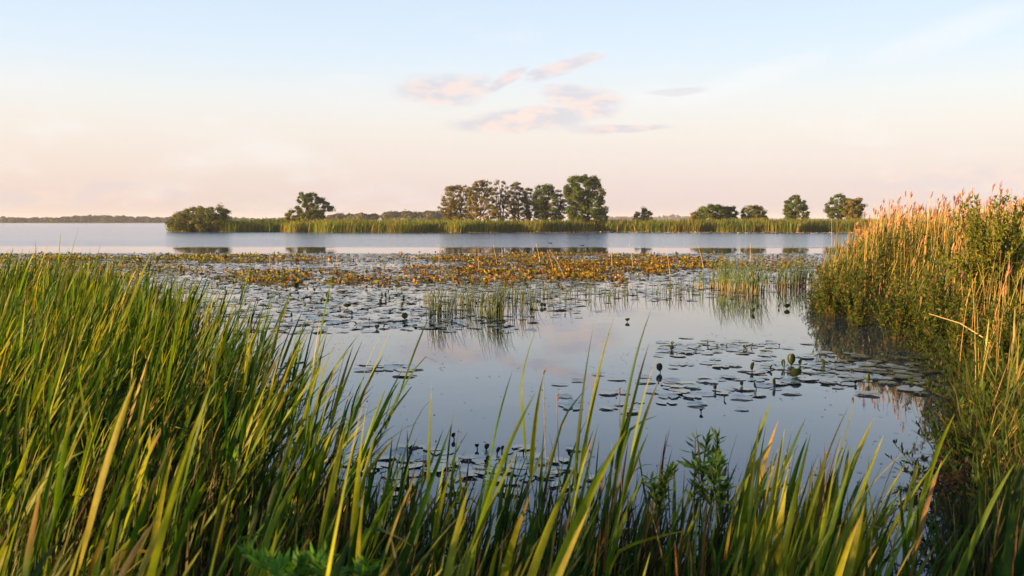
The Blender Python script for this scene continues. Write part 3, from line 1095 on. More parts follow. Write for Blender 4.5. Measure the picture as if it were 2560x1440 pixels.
tree('bush', 'olive round bush standing alone between bush row and domed tree', 'bush', 150,
     [(514, 1874, 1894), (522, 1860, 1908), (535, 1854, 1916), (550, 1854, 1919)], 1886, 568, 30, 3200, WILLOW, .15, (.4, .65), 2, group=BG)
tree('alder_tree', 'dome shaped lone dark tree with low crown at the right part of far shore', 'tree', 150,
     [(490, 1986, 1992), (498, 1974, 2004), (510, 1962, 2014), (528, 1960, 2022), (545, 1960, 2022), (552, 1966, 2016)], 1990, 568, 44, 4600, ALDER, .15, (.35, .65), 1, group=G_ISL)
tree('alder_tree', 'left and taller of the two touching trees near the right reeds', 'tree', 150,
     [(488, 2090, 2106), (494, 2078, 2118), (508, 2070, 2124), (528, 2064, 2124), (543, 2068, 2118)], 2100, 568, 40, 3800, ALDER, .15, (.35, .65), 2, group=G_ISL)
tree('alder_tree', 'right and lower of the two touching trees near the right reeds', 'tree', 148,
     [(497, 2126, 2150), (505, 2114, 2158), (520, 2110, 2160), (535, 2112, 2158), (545, 2118, 2152)], 2134, 568, 36, 3600, WARM, .15, (.35, .65), 2, group=G_ISL)

# shrub on the right bank
xs_, zt = at_y(2486, 486, 12.6)
root = obj('shrub', None, label='tall leafy green shrub with twiggy tips among the straw reeds of the right bank', cat='shrub', loc=(xs_, 12.6, .25))
A, T = Acc(), Acc()
ns = 90
b0 = np.column_stack([rng.normal(0, .12, ns), rng.normal(0, .12, ns), np.zeros(ns)])
hh = rng.uniform(.9, zt - .25, ns)
P, V, q, C = herb_arrays(b0, hh, .07, 120, rng.uniform(.1, 1.0, ns) * (1.3 - hh / 3.0), lambda n: mixc([(.09, .13, .015), (.16, .18, .02), (.24, .20, .03)], [.4, .4, .2], n), .22, .3)
obj('foliage', make_mesh('foliage', V, q, C, [M_herb]), root)
T.add(*tubes(P, np.broadcast_to(np.linspace(.009, .002, 5), (ns, 5)), jit((.10, .07, .04), ns), 4))
obj('stem', T.mesh('stem', M_bark), root)
# smaller leafy bushes and herbs, each its own thing
HB = [(2340, 640, 12.0, 'low bushy herb in front of the straw reeds, left of the tall shrub'), (2420, 700, 10.5, 'rounded dark leafy herb below the tall shrub'),
      (2250, 690, 13.5, 'yellow-green bushy herb in the middle of the right bank'), (2150, 650, 15.2, 'light green leafy herb near the left tip of the right bank'),
      (2510, 760, 8.5, 'leafy herb at the right border under the nearest straw reeds'), (2080, 640, 16.6, 'small leafy herb at the outermost tip of the right bank')]
for px, py, Y, lab in HB:
    x, z = at_y(px, py, Y)
    z0 = float(land_h(np.array([x]), np.array([Y]))[0])
    r_ = obj('leafy_herb', None, label=lab, cat='herb', group='leafy herbs on the right bank', loc=(x, Y, z0))
    ns = 26
    b0 = np.column_stack([rng.normal(0, .09, ns), rng.normal(0, .09, ns), np.zeros(ns)])
    hh = rng.uniform(.6, 1.0, ns) * (z - z0)
    P, V, q, C = herb_arrays(b0, hh, .07, 60, rng.uniform(.05, .45, ns), HERB, .2, .4)
    obj('foliage', make_mesh('foliage', V, q, C, [M_herb]), r_)
    v, f, c = tubes(P, np.broadcast_to(np.linspace(.005, .0015, 5), (ns, 5)), jit((.11, .09, .04), ns), 3)
    obj('stem', make_mesh('stem', v, f, c, [M_herb]), r_)

# ------------------------------------------------------------------ far reed belt
def belt(n, f, z0=.05, H=(1.6, 2.2), w=.035):
    """simple tall blades for the distant shore"""
    x = rng.uniform(fx[0] + .3, 118, n)
    s = shore(x)
    dep = rng.uniform(0, 1, n) ** 1.7 * f
    y = s + dep
    return x, y, dep


def far_reeds(name, x, y, H, w, label, cols, lean=.25):
    N = len(x)
    K = 4
    t = np.linspace(0, 1, K)
    lx = rng.normal(.1, lean, N)
    ly = rng.normal(0, lean, N)
    P = np.stack([x[:, None] + lx[:, None] * t ** 2 * 1.0, y[:, None] + ly[:, None] * t ** 2, H[:, None] * t], -1)
    ph = rng.uniform(0, math.pi, N)
    S = np.stack([np.cos(ph), np.sin(ph), 0 * ph], -1)[:, None] * np.ones((1, K, 1))
    wd = np.broadcast_to(w * np.array([.55, 1, .9, .15]), (N, K)) * rng.uniform(.6, 1.5, (N, 1))
    A = Acc()
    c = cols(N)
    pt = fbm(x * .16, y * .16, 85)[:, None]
    c = c * (.62 + .8 * pt) * (1 + (vnoise(x * .5, y * .5, 86)[:, None] - .5) * np.array([.6, .15, .1]))  # patchy tone: own green-to-ochre range, plus darkening painted for shaded recesses
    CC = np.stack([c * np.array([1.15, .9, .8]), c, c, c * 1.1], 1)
    A.add(*strips(P, wd, S, CC))
    return obj(name, A.mesh(name, M_reed), label=label, cat='reeds', kind='stuff')


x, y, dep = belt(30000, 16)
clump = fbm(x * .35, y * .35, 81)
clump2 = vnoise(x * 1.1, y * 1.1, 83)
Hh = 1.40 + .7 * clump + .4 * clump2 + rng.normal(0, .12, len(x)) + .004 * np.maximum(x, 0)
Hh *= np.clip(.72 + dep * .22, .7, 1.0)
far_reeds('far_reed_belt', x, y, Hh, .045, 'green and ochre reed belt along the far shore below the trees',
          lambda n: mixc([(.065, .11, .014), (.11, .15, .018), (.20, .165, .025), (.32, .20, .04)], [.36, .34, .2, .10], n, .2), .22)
x = rng.uniform(-22, 125, 9000)
y = shore(x) + 14 + rng.uniform(0, 60, 9000)
far_reeds('far_marsh_reeds', x, y, rng.uniform(1.3, 1.9, 9000), .10, 'pale green reed marsh behind the front rim of the far shore',
          lambda n: mixc([(.12, .19, .03), (.18, .22, .04), (.24, .19, .05)], [.5, .35, .15], n, .15), .2)

# ------------------------------------------------------------------ far woods
def wood(name, px0, px1, Y, hfun, n, leaf, cols, label, depth=30, z0=.3):
    """distant wood: many tree-sized lumps of leaf faces"""
    x0, x1 = at_y(px0, 553, Y)[0], at_y(px1, 553, Y)[0]
    nt_ = max(16, int((x1 - x0) / 2.4))
    cx = np.linspace(x0, x1, nt_) + rng.normal(0, 1.2, nt_)
    cy = Y + rng.uniform(0, depth, nt_)
    px = 1280 + F * cx / cy
    top = CAMZ + (553 - hfun(px)) * cy / F
    top = top * rng.uniform(.84, 1.06, nt_)
    C, Rr = [], []
    for i in range(nt_):
        r = rng.uniform(2.6, 4.6)
        h = max(top[i] - z0, 1.5)
        C.append((cx[i], cy[i], z0 + h * .45))
        Rr.append((r * 1.2, r, h * .50))
        C.append((cx[i] + 1.2, cy[i] + 2, z0 + h * .3))
        Rr.append((3.0, 2.5, h * .36))
        for _ in range(2):
            rr = r * rng.uniform(.4, .65)
            C.append((cx[i] + rng.uniform(-r, r) * .6, cy[i] + rng.uniform(-1, 1), z0 + h - rr * rng.uniform(.8, 1.6)))
            Rr.append((rr, rr, rr * .85))
    C, Rr = np.array(C), np.array(Rr)
    C[:, 2] = np.maximum(C[:, 2], Rr[:, 2] * .6)
    V, q, cc = leaf_cloud(C, Rr, n, leaf, cols, shell=.7)
    return obj(name, make_mesh(name, V, q, cc, [M_tree]), label=label, cat='wood', kind='stuff')


FW = lambda n: mixc([(.035, .045, .016), (.05, .052, .02), (.06, .048, .024), (.04, .055, .02)], [.35, .3, .15, .2], n, .22)
wood('far_woodland', -150, 560, 912, lambda p: 541 + 3 * np.sin(p * .018) - 4 * np.exp(-((p - 480) / 60) ** 2) + 3 * fbm(p * .02, 0 * p, 91) - 2, 36000, 1.0, FW,
     'low dark wooded shoreline on the horizon across the open lake', 14)
wood('far_woodland', 540, 760, 1150, lambda p: 544.5 + 1.5 * np.sin(p * .05), 4000, 1.2, FW, 'thin bluish tree line on the horizon between willow bush and lone alder')
wood('middle_woodland', 815, 1125, 420, lambda p: 531 - 8 * np.clip((p - 930) / 100, -.5, 1) * .8 + 6 * (fbm(p * .05, 0 * p, 92) - .5) - 5 * np.exp(-((p - 868) / 8) ** 2), 26000, .55,
     lambda n: mixc([(.055, .062, .024), (.075, .07, .03), (.10, .075, .035), (.12, .11, .035)], [.35, .3, .2, .15], n, .2), 'brown-green mixed wood behind the reed belt left of the tree group', 22)
wood('low_thicket', 985, 1035, 330, lambda p: 545 + 0 * p, 1800, .4, lambda n: mixc([(.14, .14, .04), (.18, .15, .05)], [.6, .4], n), 'low pale thicket in front of the brown-green wood', 6)
wood('low_thicket', 640, 715, 260, lambda p: 546 + 0 * p, 900, .35, FW, 'flat dark thicket left of the bush under the small alder', 6)
wood('horizon_woodland', 1505, 1760, 1900, lambda p: 541.5 - 4.5 * np.exp(-((p - 1680) / 28) ** 2) + 2.5 * (fbm(p * .03, 0 * p, 93) - .3), 7000, 2.2, FW,
     'pale blue-grey wooded rise on the horizon right of the largest tree', 60)
wood('horizon_woodland', 1740, 2750, 2200, lambda p: 547.2 + 1.5 * (fbm(p * .02, 0 * p, 94) - .5), 9000, 2.6, FW,
     'very thin faded tree line on the horizon behind the domed tree', 60)

# tiny white house at the wood's foot
hx, hz = at_y(950, 549, 330)
hr = obj('white_house', None, label='tiny white gabled house at the foot of the brown-green wood', cat='house', loc=(hx, 330, .2))
wv = [(-1.1, 0, 0), (1.1, 0, 0), (1.1, 3, 0), (-1.1, 3, 0), (-1.1, 0, 1.9), (1.1, 0, 1.9), (1.1, 3, 1.9), (-1.1, 3, 1.9), (0, 0, 3.0), (0, 3, 3.0)]
obj('wall', make_mesh('wall', wv, [[[0, 1, 5, 4], [1, 2, 6, 5], [2, 3, 7, 6], [3, 0, 4, 7]], [[4, 5, 8], [6, 7, 9]]], np.full((10, 3), .8), [M_bird]), hr)
rv = [(-1.3, -.2, 1.72), (0, -.2, 3.05), (1.3, -.2, 1.72), (-1.3, 3.2, 1.72), (0, 3.2, 3.05), (1.3, 3.2, 1.72)]
rv += [(a_, b_, c_ + .15) for a_, b_, c_ in rv]
obj('roof', make_mesh('roof', rv, [[0, 1, 4, 3], [1, 2, 5, 4], [6, 9, 10, 7], [7, 10, 11, 8], [0, 6, 7, 1], [1, 7, 8, 2], [3, 4, 10, 9], [4, 5, 11, 10], [0, 3, 9, 6], [2, 8, 11, 5]],
                      np.tile((.30, .12, .07), (12, 1)), [M_bird]), hr)

# ------------------------------------------------------------------ lily pads
def pad_geo(nv=14, wav=.014, rise=.03, notch=.42):
    """unit-radius floating pad with a notch, slightly dished rim"""
    th = np.linspace(notch / 2, 2 * math.pi - notch / 2, nv)
    ph = rng.uniform(0, 6.28, 2)
    r = 1 + .04 * np.sin(3 * th + ph[0]) + .02 * rng.normal(0, 1, nv)
    z = rise * .5 + wav * np.sin(4 * th + ph[1]) + wav * .7 * np.sin(7 * th + ph[0])
    rim = np.stack([r * np.cos(th) * 1.12, r * np.sin(th), z], 1)
    mid = np.stack([.55 * r * np.cos(th) * 1.1, .55 * r * np.sin(th), .25 * z], 1)
    c = np.array([[.12, 0, 0]])
    V = np.concatenate([c, mid, rim])
    a = np.arange(nv - 1)
    T = np.stack([0 * a, 1 + a, 2 + a], 1)
    Q = np.stack([1 + a, 1 + nv + a, 2 + nv + a, 2 + a], 1)
    return V, T, Q


def pad_flat(nv=9):
    th = np.linspace(.2, 2 * math.pi - .2, nv)
    V = np.concatenate([[[.1, 0, 0]], np.stack([np.cos(th) * 1.1, np.sin(th), .05 * np.sin(3 * th)], 1)])
    a = np.arange(nv - 1)
    return V, np.stack([0 * a, 1 + a, 2 + a], 1)


def cup_geo(cur=1.0, nv=6):
    """upright yellow-water-lily leaf: oval blade folded and curled, standing on a stalk"""
    u = np.linspace(-1, 1, nv)
    v = np.linspace(0, 1, nv)
    U, Vv_ = np.meshgrid(u, v)
    wdt = np.sqrt(np.clip(1 - (2 * Vv_ - 1) ** 2 * .96, 0, 1)) * .55
    a_ = U * cur
    X = np.sin(a_) / max(cur, .01) * wdt
    Y_ = (1 - np.cos(a_)) / max(cur, .01) * wdt + .25 * Vv_ ** 2
    Z = Vv_ + .05 * U ** 2
    V = np.stack([X, Y_, Z], -1).reshape(-1, 3)
    i = np.arange(nv * nv).reshape(nv, nv)
    q = np.stack([i[:-1, :-1], i[:-1, 1:], i[1:, 1:], i[1:, :-1]], -1).reshape(-1, 4)
    return V, q


def rotz(V, a_):
    c, s = np.cos(a_), np.sin(a_)
    return np.stack([V[..., 0] * c - V[..., 1] * s, V[..., 0] * s + V[..., 1] * c, V[..., 2]], -1)


def place_many(Vt, Ft, P, ang, scale, cols, tilt=None):
    n, k = len(P), len(Vt)
    V = np.broadcast_to(Vt, (n, k, 3)) * scale[:, None, None] if scale.ndim == 1 else np.broadcast_to(Vt, (n, k, 3)) * scale[:, None]
    if tilt is not None:
        c, s = np.cos(tilt)[:, None], np.sin(tilt)[:, None]
        V = np.stack([V[..., 0], V[..., 1] * c - V[..., 2] * s, V[..., 1] * s + V[..., 2] * c], -1)
    V = rotz(V, ang[:, None]) + P[:, None]
    Fq = (Ft[None] + (np.arange(n) * k)[:, None, None]).reshape(-1, Ft.shape[1])
    return V.reshape(-1, 3), Fq, np.repeat(cols, k, 0)


def px_of(x, y):
    return proj(np.stack([x, y, 0 * x], -1))


def in_left(x, y):
    return x < edge_left(y) - .1


def clear(x, y):
    return (~((y < 15.3) & in_left(x, y))) & (x < edge_right(y) - .1)


def dens_float(x, y):
    px, py = px_of(x, y)
    band = np.where((py > 634) & (py < 716), .80, 0)
    nearb = np.where((py >= 716) & (py < 832), np.clip(.85 - .35 * (py - 716) / 110, 0, 1), 0)
    nearb = nearb * np.clip((1560 - px + 300 * (fbm(x * .4, y * .25, 101) - .5) * 2 + np.clip(760 - py, 0, 50) * 12) / 260, 0, 1)
    f = fbm(x * .55, y * .9, 102)
    farstrip = 0
    return (band * np.clip((f - .25) * 3, .35, 1) + nearb * np.clip((f - .33) * 5, .1, 1)) * clear(x, y)


A = Acc()
pts = inside(28000, -34, 34, 14.2, 50.5, dens_float)
# cluster sites become fuller
n = len(pts)
Vt, Ft = pad_flat()
colF = mixc([(.07, .095, .035), (.10, .11, .045), (.13, .10, .05), (.20, .12, .05)], [.45, .3, .15, .1], n, .2)
V_, F_, C_ = place_many(Vt, Ft, np.column_stack([pts, rng.uniform(.006, .03, n)]), rng.uniform(0, 6.28, n), rng.uniform(.06, .145, n), colF, rng.normal(0, .05, n))
A.add(V_, F_, C_)
obj('lily_pads', A.mesh('lily_pads', M_pad), label='countless flat floating lily pads covering the middle of the lake', cat='lily pads', kind='stuff')


def dens_up(x, y):
    px, py = px_of(x, y)
    f = fbm(x * .30, y * .35, 103)
    f2 = fbm(x * 1.2, y * .8, 104)
    A1 = np.exp(-((py - 649) / 9) ** 2) * np.clip((900 - px) / 200, 0, 1) * .8                       # left far band
    A2 = np.exp(-((py - 662) / 24) ** 4) * np.clip((px - 980) / 160, 0, 1) * np.clip((1830 - px) / 90, 0, 1)   # right bright field
    A3 = np.exp(-((py - 697) / 13) ** 2) * np.clip((px - 380) / 220, 0, 1) * np.clip((1650 - px) / 200, 0, 1) * .9
    A4 = np.exp(-((py - 668) / 14) ** 2) * .22
    A5 = np.where((py > 636) & (py < 716), .06, 0)
    A6 = np.where((py > 640) & (px < 500), np.exp(-((py - 690) / 14) ** 2) * .5, 0)
    return np.clip(A1 + A2 + A3 + A4 + A5 + A6, 0, 1) * np.clip((f - .38) * 5, .08, 1) * np.clip((f2 - .3) * 3, .1, 1) * clear(x, y)


pts = inside(15000, -34, 34, 23, 50, dens_up)
n = len(pts)
px, py = px_of(pts[:, 0], pts[:, 1])
A = Acc()
for cur in (.5, 1.0, 1.6):
    k = rng.choice(3, n)
    sel = k == [.5, 1.0, 1.6].index(cur)
    m_ = sel.sum()
    Vt, Ft = cup_geo(cur, 4)
    orange = np.clip(.40 + .5 * np.clip((px[sel] - 500) / 700, -.6, .6) + .15 * (py[sel] > 680), 0, 1) > rng.uniform(0, 1, m_) * 1.1
    ca = mixc([(.30, .145, .025), (.42, .26, .03), (.20, .075, .018)], [.35, .35, .3], m_, .25)
    cb = mixc([(.08, .12, .02), (.26, .25, .03), (.46, .38, .05)], [.4, .35, .25], m_, .2)
    cc = np.where(orange[:, None], ca, cb)
    V_, F_, C_ = place_many(Vt, Ft, np.column_stack([pts[sel], rng.uniform(.0, .05, m_)]), rng.uniform(0, 6.28, m_), rng.uniform(.045, .105, m_) + .05 * (rng.uniform(0, 1, m_) < .08), cc * rng.uniform(.45, 1.1, (m_, 1)), rng.uniform(.5, 1.5, m_))
    A.add(V_, F_, C_)
obj('raised_lily_leaves', A.mesh('raised_lily_leaves', M_herb), label='countless curled orange and yellow lily leaves standing out of the water', cat='lily leaves', kind='stuff')
# lower leaves lying nearly flat among them
pts = inside(16000, -34, 34, 23, 50, dens_up)
n = len(pts)
Vt, Ft = pad_flat(7)
A = Acc()
A.add(*place_many(Vt, Ft, np.column_stack([pts, rng.uniform(.012, .04, n)]), rng.uniform(0, 6.28, n), rng.uniform(.05, .12, n), mixc([(.20, .18, .03), (.13, .13, .028), (.34, .15, .03), (.12, .06, .02)], [.35, .25, .25, .15], n, .25), rng.normal(0, .14, n)))
obj('low_lily_leaves', A.mesh('low_lily_leaves', M_herb), label='olive and rusty lily leaves lying in streaks across the lily field', cat='lily leaves', kind='stuff')
# dark scattered upright leaves, middle distance
pts = inside(300, -16, 16, 14.5, 25, lambda x, y: np.clip(dens_float(x, y), 0, 1))
n = len(pts)
Vt, Ft = cup_geo(1.1, 4)
A = Acc()
A.add(*place_many(Vt, Ft, np.column_stack([pts, np.zeros(n)]), rng.uniform(0, 6.28, n), rng.uniform(.03, .10, n), mixc([(.05, .09, .02), (.08, .06, .03), (.10, .14, .03)], [.5, .3, .2], n), rng.uniform(0, 1.2, n)))
obj('raised_dark_leaves', A.mesh('raised_dark_leaves', M_herb), label='small dark curled leaves scattered among the floating pads', cat='lily leaves', kind='stuff')
# pad strip before the far reed belt
x = rng.uniform(-14, 75, 3500)
y = shore(x) - rng.uniform(.5, 1, 3500) * 0 - rng.uniform(0, 1, 3500) ** 1 * np.interp(x, [-14, 5, 20, 60, 75], [1, 9, 13, 12, 4])
Vt, Ft = pad_flat(7)
A = Acc()
n = len(x)
A.add(*place_many(Vt, Ft, np.column_stack([x, y, np.full(n, .04)]), rng.uniform(0, 6.28, n), rng.uniform(.2, .5, n), mixc([(.10, .10, .04), (.22, .14, .05)], [.6, .4], n), rng.normal(0, .1, n)))
Vt, Ft = cup_geo(1.0, 4)
k = rng.uniform(0, 1, n) < .25
A.add(*place_many(Vt, Ft, np.column_stack([x[k], y[k], 0 * y[k]]), rng.uniform(0, 6.28, k.sum()), rng.uniform(.08, .18, k.sum()), mixc([(.22, .16, .03), (.18, .08, .03)], [.6, .4], k.sum()), rng.uniform(0, 1, k.sum())))
obj('far_lily_pads', A.mesh('far_lily_pads', M_pad), label='thin strip of brownish lily pads in front of the far reed belt', cat='lily pads', kind='stuff')

# individual pads, near clusters
PADV = []
for k in range(8):
    V, T, Q = pad_geo()
    c = mixc([(.06, .09, .035), (.075, .10, .04), (.09, .10, .045)], [.4, .4, .2], 1, .1)
    PADV.append(make_mesh('lily_pad', V, [Q, T], np.broadcast_to(c, (len(V), 3)), [M_pad], True))


def cluster(n, cx, cy, rx, ry, label, rad=(.11, .2), tilt=0.0, acc=None):
    placed = []
    t_ = 0
    while len(placed) < n and t_ < n * 60:
        t_ += 1
        u, v = (rng.normal(0, .55, 2) if rng.uniform() < .5 else rng.uniform(-1.15, 1.15, 2))
        px_, py_ = cx + u * rx - v * rx * 0, cy + v * ry + u * tilt
        if py_ < 640:
            continue
        x, y = at(px_, py_)
        if x > edge_right(y) - .05:
            continue
        r = rng.uniform(*rad)
        if any((x - a_) ** 2 + (y - b_) ** 2 < (.66 * (r + c_)) ** 2 for a_, b_, c_ in placed):
            continue
        placed.append((x, y, r))
        o = obj('lily_pad', PADV[rng.integers(8)], label=label + (', left part' if px_ < cx - .25 * rx else ', right part' if px_ > cx + .25 * rx else ', centre'), cat='lily pad', group='floating lily pads near the shore', loc=(x, y, .006 + rng.uniform(0, .012)))
        o.rotation_euler = (rng.normal(0, .03), rng.normal(0, .03), rng.uniform(0, 6.28))
        o.scale = (r, r, r * rng.uniform(.6, 1.3))


cluster(58, 1790, 868, 125, 15, 'round lily pad in the dense cluster left of the right bank tip', (.06, .115))
cluster(78, 2200, 930, 190, 42, 'round grey-green lily pad floating close under the shaded right bank', (.06, .135), 15)
cluster(70, 1900, 935, 250, 46, 'round lily pad among dark curled leaves right of the middle', (.06, .125))
cluster(34, 1660, 990, 220, 46, 'round lily pad floating loosely behind the front reeds right of the middle', (.06, .11))
cluster(54, 1160, 1165, 260, 45, 'dark lily pad of the patch floating behind the front reeds in the middle', (.06, .11))
cluster(12, 975, 925, 60, 12, 'lily pad in the small loose patch on calm water left of the middle', (.09, .15))
cluster(6, 730, 940, 50, 25, 'lily pad beside the right rim of the left reed bed', (.09, .14))

# upright dark leaves, each its own thing
def up_leaf(px, py, h, w, ang, tilt, cur, label, col=(.055, .10, .022)):
    x, y = at(px, py)
    e = obj('curled_lily_leaf', None, label=label, cat='lily leaf', loc=(x, y, 0), group='curled leaves standing out of the near water')
    V, q = cup_geo(cur, 8)
    V = V * np.array([w * 1.1, h * .68, h * .68])
    c, s = math.cos(tilt), math.sin(tilt)
    V = np.stack([V[:, 0], V[:, 1] * c - V[:, 2] * s, V[:, 1] * s + V[:, 2] * c], -1)
    V = rotz(V, ang) + np.array([0, 0, .015])
    obj('blade', make_mesh('blade', V, q, np.broadcast_to(jit(col, 1, .1), (len(V), 3)) * .42, [M_curl], True), e)
    P = np.array([[[0, 0, -.12], [0.01, 0, -.04], [0, 0, .03]]])
    v, f, c_ = tubes(P, np.array([[.006, .006, .005]]), jit((.09, .10, .03), 1), 5)
    obj('stalk', make_mesh('stalk', v, f, c_, [M_herb]), e)


UPL = [(1650, 932, .14, .075, .2, .1, .9, 'upright oval green leaf farthest left of the standing curled leaves'),
       (1646, 948, .06, .05, 1.2, .5, 1.2, 'small curled leaf just below the upright oval leaf'),
       (1880, 930, .15, .07, .8, .5, 1.4, 'folded triangular leaf standing left of the tall leaf trio'),
       (1978, 916, .20, .10, -.3, .2, 1.1, 'largest standing curled leaf, leader of the trio'),
       (1960, 922, .14, .07, 1.9, .3, 1.5, 'dark narrow curled leaf at the left of the trio'),
       (1990, 945, .14, .12, .1, .4, .8, 'round leaf below the largest standing leaf'),
       (2000, 915, .09, .06, 2.2, .6, 1.3, 'small leaf at the right shoulder of the trio'),
       (2060, 915, .14, .07, -1.1, .9, 1.2, 'slanting leaf pointing up right beyond the trio'),
       (1925, 925, .08, .05, 1.0, .8, 1.4, 'thin folded leaf between triangular leaf and trio'),
       (1855, 968, .07, .05, .4, .3, 1.2, 'squat rounded curled leaf in front of the trio'),
       (1890, 975, .10, .05, 1.3, .1, 1.7, 'twisted dark leaf right of the squat rounded leaf'),
       (1938, 968, .12, .05, .9, .2, 1.6, 'narrow leaf standing beside the tall pale reed'),
       (1788, 978, .08, .05, .3, .4, 1.4, 'dark pointed leaf left of the squat rounded leaf'),
       (1810, 998, .06, .06, 1.2, .9, 1.3, 'flat brown curled leaf lowest of the standing leaves'),
       (1752, 1032, .05, .05, .5, .9, 1.3, 'little brown leaf behind the front reeds'),
       (2172, 960, .14, .06, .2, .2, 1.4, 'upright green leaf midway to the right bank'),
       (2138, 963, .05, .06, .7, .8, 1.2, 'low brown leaf left of the upright one near the right bank'),
       (2280, 960, .08, .08, -1.0, .9, .9, 'broad tilted green leaf near the shaded right bank'),
       (2320, 968, .13, .08, -.7, .7, 1.0, 'green slanting leaf against the shaded right bank'),
       (2365, 940, .12, .05, .5, .2, 1.0, 'pale green leaf deep in the shade of the right bank'),
       (1968, 772, .13, .15, .4, .4, 1.0, 'dark round leaf standing alone far out before the right bank tip'),
       (1946, 770, .10, .09, 1.0, .6, .8, 'yellowish leaf beside the dark round leaf far out'),
       (1882, 783, .14, .12, .7, .7, 1.4, 'dark winged leaf alone on the far calm water'),
       (868, 770, .12, .15, .2, .8, .8, 'broad dark leaf among floating pads left of the middle'),
       (1012, 800, .17, .10, .1, .2, .6, 'bright green round leaf left of the tall rush clump'),
       (820, 748, .20, .10, .8, .3, 1.0, 'green pointed leaf at the left part of the floating pads'),
       (966, 748, .20, .08, 1.4, .2, 1.2, 'brownish upright leaf between floating pads'),
       (740, 722, .22, .16, .5, .6, 1.0, 'dark curled leaf at the far left of the floating pads'),
       (1568, 805, .09, .10, .4, .8, 1.2, 'dark curled leaf in the small patch right of the rushes')]
for u in UPL:
    up_leaf(*u, col=(.07, .045, .03) if 'brown' in u[-1] else ((.12, .19, .03) if ('bright' in u[-1] or 'yellowish' in u[-1]) else (.055, .10, .022)))
for k in range(16):     # curled leaves of the dense cluster
    up_leaf(1790 + rng.normal(0, 55), 868 + rng.normal(0, 6), rng.uniform(.04, .08), rng.uniform(.03, .07), rng.uniform(0, 3), rng.uniform(.4, 1.3), 1.2,
            'small dark curled leaf sticking up from the dense lily pad cluster', (.07, .06, .03) if k % 2 else (.05, .08, .02))
for k in range(14):     # reddish curled leaves behind front reeds
    up_leaf(1190 + rng.normal(0, 110), 1150 + rng.normal(0, 25), rng.uniform(.04, .08), rng.uniform(.03, .06), rng.uniform(0, 3), rng.uniform(.2, 1.1), 1.2,
            'dark reddish curled leaf in the lily patch behind the front reeds', (.07, .03, .025))

def f_bits(x, y):
    dl = np.minimum(np.abs(x - edge_left(y)), np.abs(edge_right(y) - x))
    return (np.exp(-dl / .8) * .8 + .05 + .5 * (fbm(x * .9, y * .9, 121) > .62)) * clear(x, y)


pts = inside(1500, -6, 6.5, 3.6, 17, f_bits)
n = len(pts)
Vt, Ft = pad_flat(6)
sc3 = np.column_stack([rng.uniform(.006, .03, n), rng.uniform(.003, .008, n), np.full(n, .01)])
A = Acc()
A.add(*place_many(Vt, Ft, np.column_stack([pts, np.full(n, .004)]), rng.uniform(0, 6.28, n), sc3, mixc([(.12, .08, .04), (.20, .15, .08), (.06, .09, .03)], [.4, .2, .4], n)))
obj('floating_debris', A.mesh('floating_debris', M_straw), label='small bits of reed litter and duckweed drifting on the near water', cat='debris', kind='stuff')

# ------------------------------------------------------------------ rush clumps in the water
def rush_clump(px, py, hpx, wpx, n, label, lit=0, name='rush_clump'):
    x, y = at(px, py)
    H = hpx * y / F
    n = int(n * 1.45)
    wd = wpx * y / F
    b = np.column_stack([rng.normal(0, wd * .5, n), rng.normal(0, max(.18, wd * .6), n), np.full(n, -.05)])
    t = np.linspace(0, 1, 6)
    l = rng.normal(.10, .12, n) * H
    ly = rng.normal(0, .08, n) * H
    hh_ = H * rng.uniform(.55, 1.05, n)
    bendp = rng.uniform(1.5, 4, n)[:, None]
    P = np.stack([b[:, :1] + l[:, None] * t ** bendp, b[:, 1:2] + ly[:, None] * t ** 2, b[:, 2:] + hh_[:, None] * t], -1)
    w = .0026 + .00020 * y
    col = mixc([(.035, .075, .016), (.06, .10, .02), (.09, .09, .03)], [.5, .35, .15], n, .15)
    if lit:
        col = col * 1.9  # sunshine put into the colour: lit clumps get a brighter green
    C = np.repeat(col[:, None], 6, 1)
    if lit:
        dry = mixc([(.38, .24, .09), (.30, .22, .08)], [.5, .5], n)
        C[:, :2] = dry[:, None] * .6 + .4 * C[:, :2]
    V, q, cc = tubes(P, np.broadcast_to(w * np.array([1, 1, .9, .75, .5, .15]), (n, 6)), C, 3)
    return obj(name, make_mesh(name, V, q, cc, [M_rush]), label=label, cat='rushes', group='rush clumps standing in the lake', loc=(x, y, 0))


